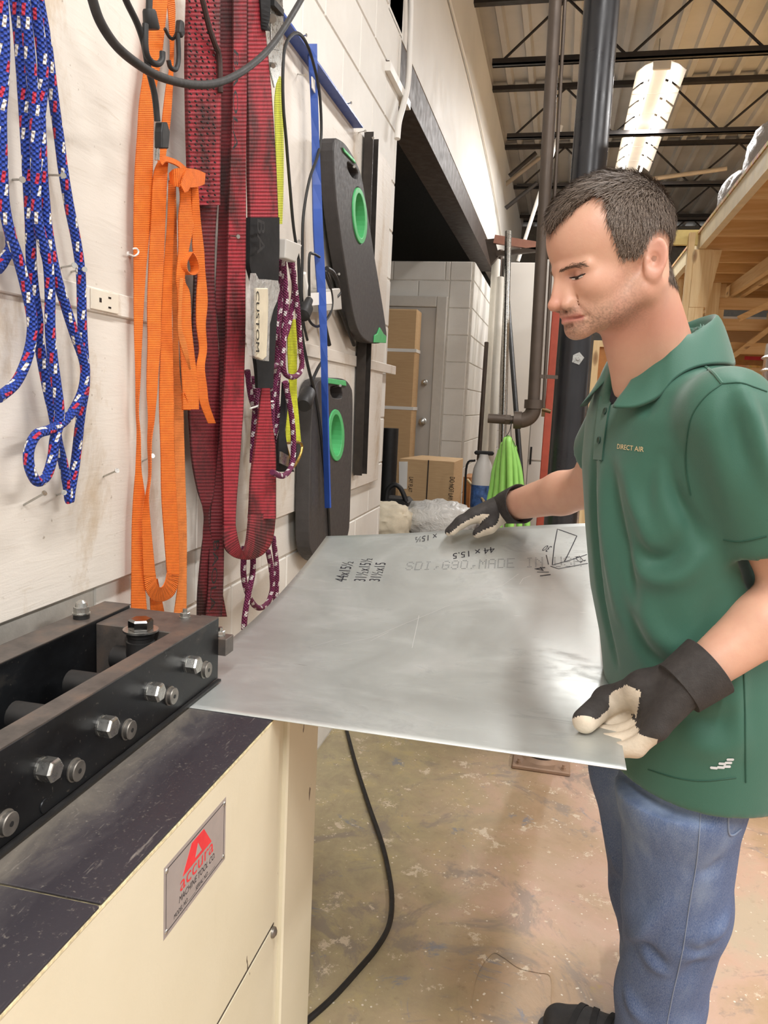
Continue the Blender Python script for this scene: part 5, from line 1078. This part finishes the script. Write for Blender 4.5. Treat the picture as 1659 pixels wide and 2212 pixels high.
acol = np.tile(A(srgb('#d3a58c')), (len(AV),1)); acol = acol*(1-.25*rg.rand(len(AV),1)*0)
t = NT('skin'); ca = t.n('ShaderNodeVertexColor'); ca.layer_name = 'tint'; v = t.coord(); nz = t.noise(v, 130, 3)
cc = t.mix(t.ramp(t.noise(v, 38, 4), [(.35, 0.0), (.75, .22)]), ca.outputs[0], srgb('#b9776a'))
M_skin = t.out(cc, .48, 0, t.bump(t.math('ADD', nz, t.math('MULTIPLY', t.noise(v, 700, 2), .4)), .12, .002), **{'Subsurface Weight': .12, 'Subsurface Radius': (1.0,.35,.2), 'Subsurface Scale': .006})
skinmesh('body', np.vstack([HV, AV]), np.vstack([HFc, AF+len(HV)]), M_skin, PE, np.vstack([col, acol]))
# ---- hair: a thin cap plus short strands
t = NT('short_brown_hair'); M_hair = t.out(t.ramp(t.noise(t.coord(), 260, 3), [(.3, srgb('#453930')), (.7, srgb('#6b5b4e'))]), .65, 0)
fm = scalp[HFc].all(1); ids = np.unique(HFc[fm]); remap = -np.ones(len(HV), int); remap[ids] = np.arange(len(ids))
ed = np.zeros(len(HV)); ed[ids] = 1.0; ed = relax(np.c_[ed, ed, ed], HFc, 6)[:,0]
th = (.0015+.0065*np.clip((HLc[:,2]+.03)/.12,0,1))*np.clip((ed-.55)/.45,0,1)
HCV = HV+HN*(th-.0006)[:,None]; HC = skinmesh('hair', HCV[ids], remap[HFc[fm]], M_hair, PE)
n_s = 15000; pick = rg.randint(0, len(ids), n_s); base = HCV[ids][pick]+rg.normal(size=(n_s,3))*.0011; nn = HN[ids][pick]; lc = HLc[ids][pick]
top = np.clip((lc[:,2]-.05)/.05, 0, 1)[:,None]; flow = (A([.25,0,-1.0])*(1-top)+A([1.0,0,-.15])*top)@HR.T+rg.normal(size=(n_s,3))*.22; flow -= nn*(flow*nn).sum(1)[:,None]; flow /= np.linalg.norm(flow, axis=1)[:,None]
ln = (.006+.009*np.clip((lc[:,2]+.01)/.1,0,1))*rg.uniform(.7,1.25,n_s); dr = flow*.88+nn*(.20+.22*top); dr /= np.linalg.norm(dr, axis=1)[:,None]; sd = np.cross(dr, nn); sd /= np.maximum(np.linalg.norm(sd,axis=1),1e-9)[:,None]; w_ = .00042
q0, q1 = base-sd*w_, base+sd*w_; m1 = base+dr*(ln*.55)[:,None]; tip = base+dr*ln[:,None]-nn*(ln*.10)[:,None]
SV = np.stack([q0,q1,m1+sd*w_*.8,m1-sd*w_*.8,tip+sd*w_*.25,tip-sd*w_*.25],1).reshape(-1,3); k = np.arange(n_s)[:,None]*6; SF = np.vstack([k+[0,1,2,3],k+[3,2,4,5]])
t = NT('hair_strand'); M_str = t.out(t.ramp(t.noise(t.coord(), 900, 1), [(.3, srgb('#3a2f28')), (.55, srgb('#6a5b4f')), (.8, srgb('#a3927f'))]), .58, 0)
o = skinmesh('hair_strands', SV, SF, M_str, HC); o['kind'] = 'stuff'
# eyebrows
bv = []
htree = bvh(HV, HFc)
for s in (-1,1):
    for k in range(120):
        u = rg.rand(); c_ = hl((.116-.026*u**1.6, s*(.012+.038*u), -.0085+.0030*math.sin(u*2.2)+rg.normal()*.0021)); r_ = htree.find_nearest(Vector(c_)); p, n_ = A(r_[0]), A(r_[1]); d_ = HR@A([-.25*u-.1, s*.85, .12-.3*u])+rg.normal(size=3)*.15; d_ = unit(d_-n_*np.dot(d_,n_)+n_*.25); w2 = np.cross(d_, n_)*.0004; bv += [p-w2, p+w2, p+d_*.0075+w2*.3, p+d_*.0075-w2*.3]
bv = A(bv); o = skinmesh('eyebrows', bv, np.arange(len(bv)).reshape(-1,4), plain('brow_hair','#6e594a',.8), PE); o['kind'] = 'stuff'

lash = plain('dark_lashes','#2a1d18',.7)
for s_ in (-1,1):
    P_ = []
    for u in np.linspace(0,1,9):
        q_ = hl((.17-.02*u, s_*(.0185+.0290*u+.012), -.0195-.0022*math.sin(u*3.1)+.0008*u)); r_ = htree.ray_cast(Vector(q_), Vector(HR@unit([-1,-s_*.18,0])))
        if r_[0] is not None: P_.append(A(r_[0])+A(r_[1])*.0006)
    P_ = catmull(P_,3); MB().tube(P_, np.interp(np.linspace(0,1,len(P_)), [0,.2,.8,1], [.0005,.0015,.0014,.0005]), 6).build('eyelashes', lash, PE, smooth=True)

    for nm, ua, ub, hx in (('eye_white',.12,.38,'#c9bdb2'),('iris',.36,.66,'#2e2620'),('eye_white',.64,.86,'#c9bdb2')):
        Q_ = []
        for u in np.linspace(ua,ub,5):
            q_ = hl((.17-.02*u, s_*(.0185+.0290*u+.012), -.0195-.0022*math.sin(u*3.1)+.0008*u-.0021)); r_ = htree.ray_cast(Vector(q_), Vector(HR@unit([-1,-s_*.18,0])))
            if r_[0] is not None: Q_.append(A(r_[0])+A(r_[1])*.0003)
        if len(Q_) > 2: MB().tube(catmull(Q_,3), .0011, 6).build(nm, plain(nm+'_wet',hx,.2,var=.05), PE, smooth=True)
# ---- polo shirt
TY = math.radians(18); TF = A([-math.cos(TY),-math.sin(TY),0]); TL = A([math.sin(TY),-math.cos(TY),0])
ROW = A([ # z, cx, cy, front-back, side-side
 [.640,.268,1.372,.136,.186],[.700,.264,1.372,.137,.186],[.800,.264,1.370,.137,.184],[.907,.245,1.366,.139,.180],[.993,.2205,1.360,.138,.178],[1.10,.199,1.352,.133,.180],[1.214,.179,1.344,.127,.184],[1.290,.168,1.338,.114,.180],[1.335,.162,1.334,.100,.158],[1.372,.158,1.328,.086,.126],[1.400,.155,1.322,.074,.095],[1.425,.152,1.314,.062,.075],[1.45,.150,1.306,.05,.055]])
def torso(P, grow=0.0):
    z = P[:,2]; cx, cy, a, b = [np.interp(z, ROW[:,0], ROW[:,k]).astype(np.float32) for k in (1,2,3,4)]; dx, dy = P[:,0]-cx, P[:,1]-cy; u = dx*TF[0]+dy*TF[1]; v = dx*TL[0]+dy*TL[1]; a, b = a+grow, b+grow
    k = (np.abs(u/a)**2.25+np.abs(v/b)**2.25)**(1/2.25); d = (k-1)*np.minimum(a,b)*.95; return np.maximum(d, z-1.446)
def sleeve(P, S, E, r0, r1, L, hollow=.013):
    d_ = unit(E-S); s_ = S-d_*.02; e_ = S+d_*L; o = S_cap(P, s_, e_+d_*.05, r0, r1); o = smax(o, (P-e_.astype(np.float32))@d_.astype(np.float32), .004)
    return o, smax(S_cap(P, s_+d_*.06, e_+d_*.06, r0-hollow, r1-hollow), -((P-(e_-d_*.035).astype(np.float32))@d_.astype(np.float32)), .004)
HEMZ = .692
def shirt_sdf(P):
    d = torso(P); o1, c1 = sleeve(P, SL_, EL_, .066, .076, .178); o2, c2 = sleeve(P, SR_+A([0,-.02,0]), ER_, .066, .072, .17)
    d = smin(d, o1, .022); d = smin(d, o2, .022); hem = HEMZ+0*P[:,0]
    d = smax(d, hem-P[:,2], .004); d = np.maximum(d, -c1); d = np.maximum(d, -c2); d = np.maximum(d, -np.maximum(torso(P,-.015), P[:,2]-(hem+.04)))
    d = np.maximum(d, -S_cap(P, NB+A([-.004,-.004,-.05]), NB+A([-.012,0,.12]), .058, .066)); return np.maximum(d, -S_cap(P, A([.152,1.302,1.345])+TF*.070, A([.152,1.302,1.318])+TF*.094, .030, .012))
SVt, SF_ = nets(shirt_sdf, (-.06,1.06,.64), (.50,1.80,1.47), .0062, 3)
NV = normals(SVt, SF_); tr = bvh(SVt, SF_)
for px, amp, wd in [
    ([(1283,985),(1280,1060),(1284,1160),(1300,1300),(1330,1430)], -.010, .011), ([(1300,1000),(1306,1100),(1320,1220),(1335,1330)], .008, .016), ([(1322,1010),(1332,1100),(1356,1220),(1375,1300)], -.007, .012),
    ([(1345,1000),(1368,1080),(1395,1150),(1400,1190)], .006, .014), ([(1375,1175),(1405,1210),(1450,1205),(1500,1140)], -.011, .016), ([(1372,1210),(1410,1245),(1470,1240),(1520,1190)], .008, .018),
    ([(1440,990),(1455,1060),(1480,1110),(1515,1170)], -.012, .013), ([(1420,960),(1400,1040),(1390,1120)], -.005, .016), 
    ([(1600,830),(1622,900),(1645,985),(1670,1060)], .010, .012), ([(1575,850),(1590,930),(1610,1020)], -.006, .016), ([(1540,900),(1560,1000),(1572,1100)], .004, .02), ([(1660,800),(1630,770),(1590,745)], -.004, .01),
    ([(1380,1290),(1420,1370),(1490,1420)], .007, .02), ([(1350,1310),(1390,1400),(1450,1450)], -.006, .015), ([(1560,1270),(1530,1350),(1540,1420)], -.006, .02), ([(1600,1420),(1590,1520),(1600,1620)], .006, .016), ([(1480,1540),(1540,1560),(1600,1530)], -.005, .016), ([(1470,1600),(1540,1620),(1610,1600)], .004, .018),
    ([(1420,840),(1400,880),(1390,900)], -.004, .012), ([(1610,1340),(1575,1400),(1560,1480)], .006, .018)]:
    SVt = crease(SVt, NV, tr, px, amp*1.45, wd)
NV = normals(SVt, SF_); tr = bvh(SVt, SF_)
t = NT('green_polo_knit'); v = t.coord(); vz = t.voro(v, 620).outputs[0]; g = srgb('#2f5f4e')
M_polo = t.out(t.mix(t.ramp(t.noise(v, 5, 3), [(.3, 0.0), (.7, .25)]), g, tuple(c*.8 for c in g)), .62, 0, t.bump(vz, .10, .001), **{'Sheen Weight': .25, 'Sheen Roughness': .5})
SHI = skinmesh('polo_shirt', SVt, SF_, M_polo, PE)
def onshirt(p, off=.0012): r_ = tr.find_nearest(Vector(tuple(map(float, p)))); return A(r_[0])+A(r_[1])*off
def px_on(x, y, off=.0012):
    p, n_ = hit(tr, x, y); return (p+n_*off, n_) if p is not None else (at(x,y,1,1.25), A([0,-1,0]))
def seam(px, r, name, mat, off=.0004): return MB().tube(A([px_on(x,y,off)[0] for x, y in catmull(px,5)]), r, 6).build(name, mat, SHI, smooth=True)
M_polod = plain('dark_green_thread', '#1f4a3b', .7, var=.1)
seam([(1478,750),(1512,784),(1541,806),(1560,829)], .0022, 'shoulder_piping', M_polo, .0006); seam([(1560,829),(1598,827),(1628,836),(1656,846)], .0012, 'armhole_seam', M_polod); seam([(1560,829),(1525,856),(1496,896),(1484,950),(1482,1010),(1492,1070)], .0011, 'armhole_seam', M_polod)
seam([(1563,1166),(1600,1170),(1656,1158)], .0011, 'sleeve_stitching', M_polod); seam([(1400,1662),(1460,1680),(1520,1687),(1590,1680)], .0010, 'hem_stitching', M_polod); seam([(1606,1450),(1609,1540),(1610,1640),(1611,1690)], .0014, 'side_seam', M_polod)
# placket and buttons
Lp = A([px_on(x,y,.0016)[0] for x, y in catmull([(1298,858),(1292,900),(1287,950),(1284,992)],5)]); Rp = A([px_on(x,y,.0016)[0] for x, y in catmull([(1326,850),(1315,900),(1308,950),(1303,994)],5)])
MB().ribbon(Lp, Rp, .0022).build('placket', M_polo, SHI, smooth=True)
seam([(1326,850),(1315,900),(1308,950),(1303,994)], .0009, 'placket_seam', M_polod, .0022); seam([(1287,992),(1303,996)], .0009, 'placket_seam', M_polod, .0022)
for x, y in ((1311,889),(1298,951)):
    p, n_ = px_on(x,y,.003); bt = MB().lathe(p, n_, [(0,.0058),(.0012,.0060),(.002,.0052),(.0014,.0035)], 18).build('button', plain('dark_green_button','#1d3a30',.3,var=.05), SHI, smooth=True, ang=30)
m = MB(); lettering('DIRECT AIR', px_on(1334,969)[0], px_on(1391,976)[0], (0,0,1), .0078, m, (0,0,0), place=lambda p: onshirt(p, .0011)); m.build('embroidered_name', plain('tan_thread','#dcc294',.6,var=.05), SHI)
m = MB()
for x, y in ((1542,1658),(1557,1657),(1570,1655),(1560,1649),(1573,1647),(1577,1640)):
    p, n_ = px_on(x,y,.0012); r_ = unit(np.cross(A([0,0,1.]), n_)); r_ = unit(r_+A([0,0,.08])); u_ = np.cross(n_, r_); V = [p+r_*(sx*.0038+.0017*math.cos(a))+u_*.0022*math.sin(a) for sx, a0 in ((1,-math.pi/2),(-1,math.pi/2)) for a in np.linspace(a0, a0+math.pi, 7)]; m.add(V, [tuple(range(14))])
m.build('hem_emblem', plain('silver_print','#cdd1d3',.4,var=.03), SHI)
# collar
def collar_ring(ph, r, z): return A([.152,1.302,0])+(math.cos(ph)*TF+math.sin(ph)*TL)*r+A([0,0,z])
V = []; nph = 61; a0, a1 = math.radians(36), math.radians(330)
def topz(p):            # height of the shirt under a point
    r_ = tr.ray_cast(Vector((float(p[0]), float(p[1]), 1.7)), Vector((0,0,-1))); return r_[0][2] if r_[0] is not None else 1.3
for i in range(nph):
    ph = a0+(a1-a0)*i/(nph-1); b_ = (1-math.cos(ph))/2; fr = 1-b_; zt = 1.346+.114*b_**.68; e_ = math.exp(-((min(ph-a0, a1-ph))/.30)**2)
    po = collar_ring(ph-(.10*e_ if ph < math.pi else -.10*e_), .104+.012*fr+.012*e_, 0); pm = collar_ring(ph, .088+.006*fr, 0); zo = max(zt-.075-.01*e_, topz(po)+.004); zm = max((zt+zo)/2+.006, topz(pm)+.008); zt = max(zt, zm+.008, topz(collar_ring(ph,.072,0))+.012 if b_ > .3 else 0)
    V += [collar_ring(ph,.064+.003*fr,zt-.045), collar_ring(ph,.066+.004*fr,zt-.006), collar_ring(ph,.069+.005*fr,zt), collar_ring(ph,.076+.006*fr,zt-.006), pm+A([0,0,zm]), po+A([0,0,zo])]
CV = A(V); o = MB().grid(CV, nph, 6).build('collar', M_polo, SHI, smooth=True, ang=80); s_ = o.modifiers.new('solidify','SOLIDIFY'); s_.thickness = .0022; s_.offset = 0; s_ = o.modifiers.new('subdivision','SUBSURF'); s_.levels = 1; s_.render_levels = 1
V = []
for i in range(40):
    ph = 2*math.pi*i/39; q_ = max(0,math.cos(ph)); V += [collar_ring(ph,.070+.012*q_,1.295), collar_ring(ph,.064+.012*q_,1.338+.04*(1-math.cos(ph))/2)]
MB().grid(A(V), 40, 2).build('undershirt', plain('navy_cotton','#171a24',.8,var=.1), PE, smooth=True).modifiers.new('solidify','SOLIDIFY').thickness = .003
# ---- jeans
def jeans_sdf(P):
    n = chain(P, [(.255,1.305,.80),(.246,1.305,.68),(.270,1.365,.43),(.270,1.418,.20),(.272,1.44,.055)], [.104,.101,.089,.078,.076], .03)
    f_ = chain(P, [(.212,1.455,.80),(.214,1.490,.62),(.262,1.545,.34),(.295,1.575,.16),(.31,1.585,.055)], [.108,.102,.085,.077,.074], .03)
    w_ = np.maximum(torso(P,-.022), P[:,2]-.86); w_ = np.maximum(w_, .71-P[:,2]); d = smin(smin(n, f_, .018), w_, .03)
    d = smax(d, .045-P[:,2], .006); d = np.where(P[:,2] > .675, np.maximum(d, torso(P,-.019)), d); return np.maximum(d, P[:,2]-.84)
JV, JF = nets(jeans_sdf, (.07,1.15,.03), (.44,1.70,.87), .0072, 3); JN = normals(JV, JF); jt = bvh(JV, JF)
for px, amp, wd in [([(1348,2030),(1380,2020),(1410,1985),(1440,1950)], .014, .014), ([(1340,2042),(1380,2036),(1400,2050),(1440,2095)], -.014, .013), ([(1390,2060),(1420,2090),(1460,2100)], .008, .016), ([(1300,1760),(1320,1830),(1340,1900)], .008, .014), ([(1290,1880),(1320,1900),(1345,1900)], -.008, .012), ([(1530,2080),(1500,2090),(1470,2120)], -.008, .014), ([(1575,1980),(1550,2010),(1520,2030)], .008, .016), ([(1350,2130),(1370,2180),(1400,2212)], .009, .016), ([(1560,1850),(1540,1880),(1510,1890)], -.006, .014), ([(1380,1750),(1420,1760),(1470,1740)], -.004, .016), ([(1470,2040),(1510,2060),(1540,2040)], -.006, .012)]:
    JV = crease(JV, JN, jt, px, amp, wd)
jt = bvh(JV, JF)
t = NT('faded_denim'); v = t.coord(); x, y, z = t.sep(v); n1 = t.noise(t.mapping(v,(1,1,.4)), 7, 5, .6); tw = t.noise(t.mapping(v,(900,900,260), rot=(0,.4,0)), 1.0, 2)
c_ = t.ramp(n1, [(.30, srgb('#31446c')), (.52, srgb('#4c618a')), (.75, srgb('#8496b0'))]); M_denim = t.out(t.mix(t.ramp(tw, [(.35, 0.0), (.7, .28)]), c_, srgb('#a9b3c2')), .8, 0, t.bump(tw, .18, .001))
JE = skinmesh('jeans', JV, JF, M_denim, PE)
def jpx(x, y, off=.001): p, n_ = hit(jt, x, y); return (p+n_*off) if p is not None else None
def jseam(px, r, name, mat):
    P = [jpx(x,y) for x, y in catmull(px,6)]; P = A([p for p in P if p is not None])
    if len(P) > 2: MB().tube(P, r, 6).build(name, mat, JE, smooth=True)
M_thr = plain('pale_seam_thread','#7f8ca3',.7,var=.1)
jseam([(1517,1720),(1512,1780),(1505,1860),(1490,1950),(1475,2050),(1455,2140),(1440,2215)], .0010, 'side_seam', M_thr); jseam([(1575,1715),(1573,1790),(1582,1803),(1600,1790)], .0016, 'pocket_seam', M_thr); jseam([(1520,1722),(1516,1790)], .0010, 'side_seam', plain('white_stitching','#d5d9dc',.7,var=.05))
# ---- work gloves
M_gb = plain('charcoal_canvas_glove','#34302e',.8,var=.2,scale=60,bump=.25); M_gc = plain('cream_leather_glove','#c9bba7',.75,var=.16,scale=26,bump=.25)
def glove(f, lo, hi, h, cream, name, par=PE):
    V, F = nets(f, lo, hi, h, 2); N = normals(V, F); fc = V[F].mean(1); fn = N[F].mean(1); mi = cream(fc, fn).astype(int); return skinmesh(name, V, F, [M_gb, M_gc], par, mi=mi), V, F
def cuff(a, b, r0, r1, name, par):
    d_ = unit(A(b)-A(a)); L = np.linalg.norm(A(b)-A(a)); MB().lathe(a, d_, [(0,r0),(L*.5,(r0+r1)/2),(L,r1),(L+.001,r1-.001),(L,r1-.003),(L*.4,r0-.004)], 32).build(name, M_gb, par, smooth=True, ang=50)
# near (left) hand: thumb on the sheet, fingers curled below it
tip = at(1246,1553,2,.8425); th2 = at(1312,1514,2,.849); mcp = at(1392,1487,1,1.175); Wn = WL_
kn = [A([.170,1.118+.0255*k,.852+.003*k]) for k in range(4)]
def gl_near(P):
    d = chain(P, [tip+A([.012,0,-.001]), th2, mcp, Wn+A([-.012,.015,-.004])], [.0190,.0212,.0240,.030], .014)
    for k in range(4):
        d = smin(d, S_cap(P, Wn+A([-.006,-.018+.012*k,-.006]), kn[k], .024, .0165), .020)
        d = smin(d, chain(P, [kn[k], kn[k]+A([-.026,.002,-.034]), kn[k]+A([-.066-.006*(k==1),.004,-.0465]), kn[k]+A([-.088-.008*(k in (1,2)),.006,-.0495])], [.0155,.0130,.0112,.0104], .008), .007)
    d = smin(d, S_cap(P, mcp, (kn[2]+kn[3])/2, .018, .016), .022)
    return d
GN, gv, gf = glove(gl_near, (-.03,1.06,.755), (.27,1.27,.975), .0028, lambda c, n: ((n@unit([.0,-.74,-.67]) > .10) & (c[:,0] < .146) & (c[:,2] < .895)) | ((c[:,2] < .842) & (c[:,0] < .170)), 'glove')
cuff(Wn+unit(WL_-EL_)*.020, Wn-unit(WL_-EL_)*.036, .0415, .0475, 'cuff', GN)
# far (right) hand: laid on the lifted far edge of the sheet
tf = at(956,1146,1,1.925); Wf = WR_+unit(WR_-ER_)*.02
hd_ = unit(tf-Wf); sy = unit(np.cross(A([0,0,1.]), hd_)); up_ = np.cross(hd_, sy)
if sy[1] > 0: sy = -sy          # towards the camera = thumb side
knf = [Wf+hd_*.082+sy*(.033-.021*k)+up_*(.012-.002*k) for k in range(4)]; Lf = [.066,.074,.070,.058]
def gl_far(P):
    d = None
    for k in range(4):
        e = S_cap(P, Wf+sy*(.014-.010*k), knf[k], .029, .0165); d = e if d is None else smin(d, e, .02)
    for k in range(4): d = smin(d, chain(P, [knf[k], knf[k]+hd_*Lf[k]*.55+up_*(-.004), knf[k]+hd_*Lf[k]*1.0-up_*.016], [.0155,.0135,.0115], .008), .006)
    d = smin(d, chain(P, [Wf+hd_*.02+sy*.022-up_*.012, Wf+hd_*.058+sy*.046-up_*.024, Wf+hd_*.092+sy*.045-up_*.028], [.021,.0160,.0128], .010), .012)
    return d
lo_ = np.minimum(tf, Wf)-.07; hi_ = np.maximum(tf, Wf)+.07
GF, _, _ = glove(gl_far, lo_, hi_, .0042, lambda c, n: (n@unit(sy*.45-up_*.9) > .30), 'glove')
cuff(Wf-hd_*.0, Wf-unit(Wf-ER_)*.062, .041, .050, 'cuff', GF)
# ---- shoes
def shoe(heel, toe, name):
    heel, toe = A(heel), A(toe); d_ = unit(toe-heel); n_ = A([-d_[1],d_[0],0])
    def f(P):
        u = chain(P, [heel+A([0,0,.055]), heel*.62+toe*.38+A([0,0,.062]), heel*.3+toe*.7+A([0,0,.047]), toe-d_*.035+A([0,0,.040])], [.040,.043,.040,.035], .02); u = smin(u, S_cap(P, heel*.9+toe*.1+A([0,0,.06]), heel*.85+toe*.15+A([0,0,.12]), .042, .045), .02); return smax(u, .004-P[:,2], .004)
    V, F = nets(f, np.minimum(heel,toe)-A([.08,.08,0]), np.maximum(heel,toe)+A([.08,.08,.18]), .006, 2); S_ = skinmesh(name, V, F, plain('black_nubuck','#2b2a2b',.7,var=.2,bump=.2), PE)
    sl = []
    for t_, w_ in ((-.05,.028),(0,.040),(.25,.040),(.5,.042),(.75,.044),(.92,.036),(1.02,.016)): sl.append((heel+(toe-heel)*t_, w_))
    pl = [p+n_*w_ for p, w_ in sl]+[p-n_*w_ for p, w_ in sl[::-1]]; pl = catmull(pl, 4, True); pl[:,2] = .0; MB().prism(pl, (0,0,.022)).build('sole', M_rubber, S_, smooth=True, ang=40)
    tr_ = bvh(V, F)
    for k in range(4):
        c_ = heel+(toe-heel)*(.42+.11*k); row = []
        for a in np.linspace(-1.35,1.35,13):
            o_ = c_+A([0,0,.05]); dv = n_*math.sin(a)+A([0,0,1.])*math.cos(a)+d_*.12*(1 if k%2 else -1)*math.sin(a); r_ = tr_.ray_cast(Vector(o_+dv*.2), Vector(-dv)); row.append(A(r_[0])+unit(dv)*.0015 if r_[0] is not None else o_+dv*.045)
        row = A(row); MB().ribbon(row-d_*.006, row+d_*.006, .003).build('lace', plain('black_lace','#1c1b1c',.8), S_, smooth=True)
shoe((.335,1.41,0), (.062,1.502,0), 'shoe'); shoe((.325,1.545,0), (.285,1.80,0), 'shoe')
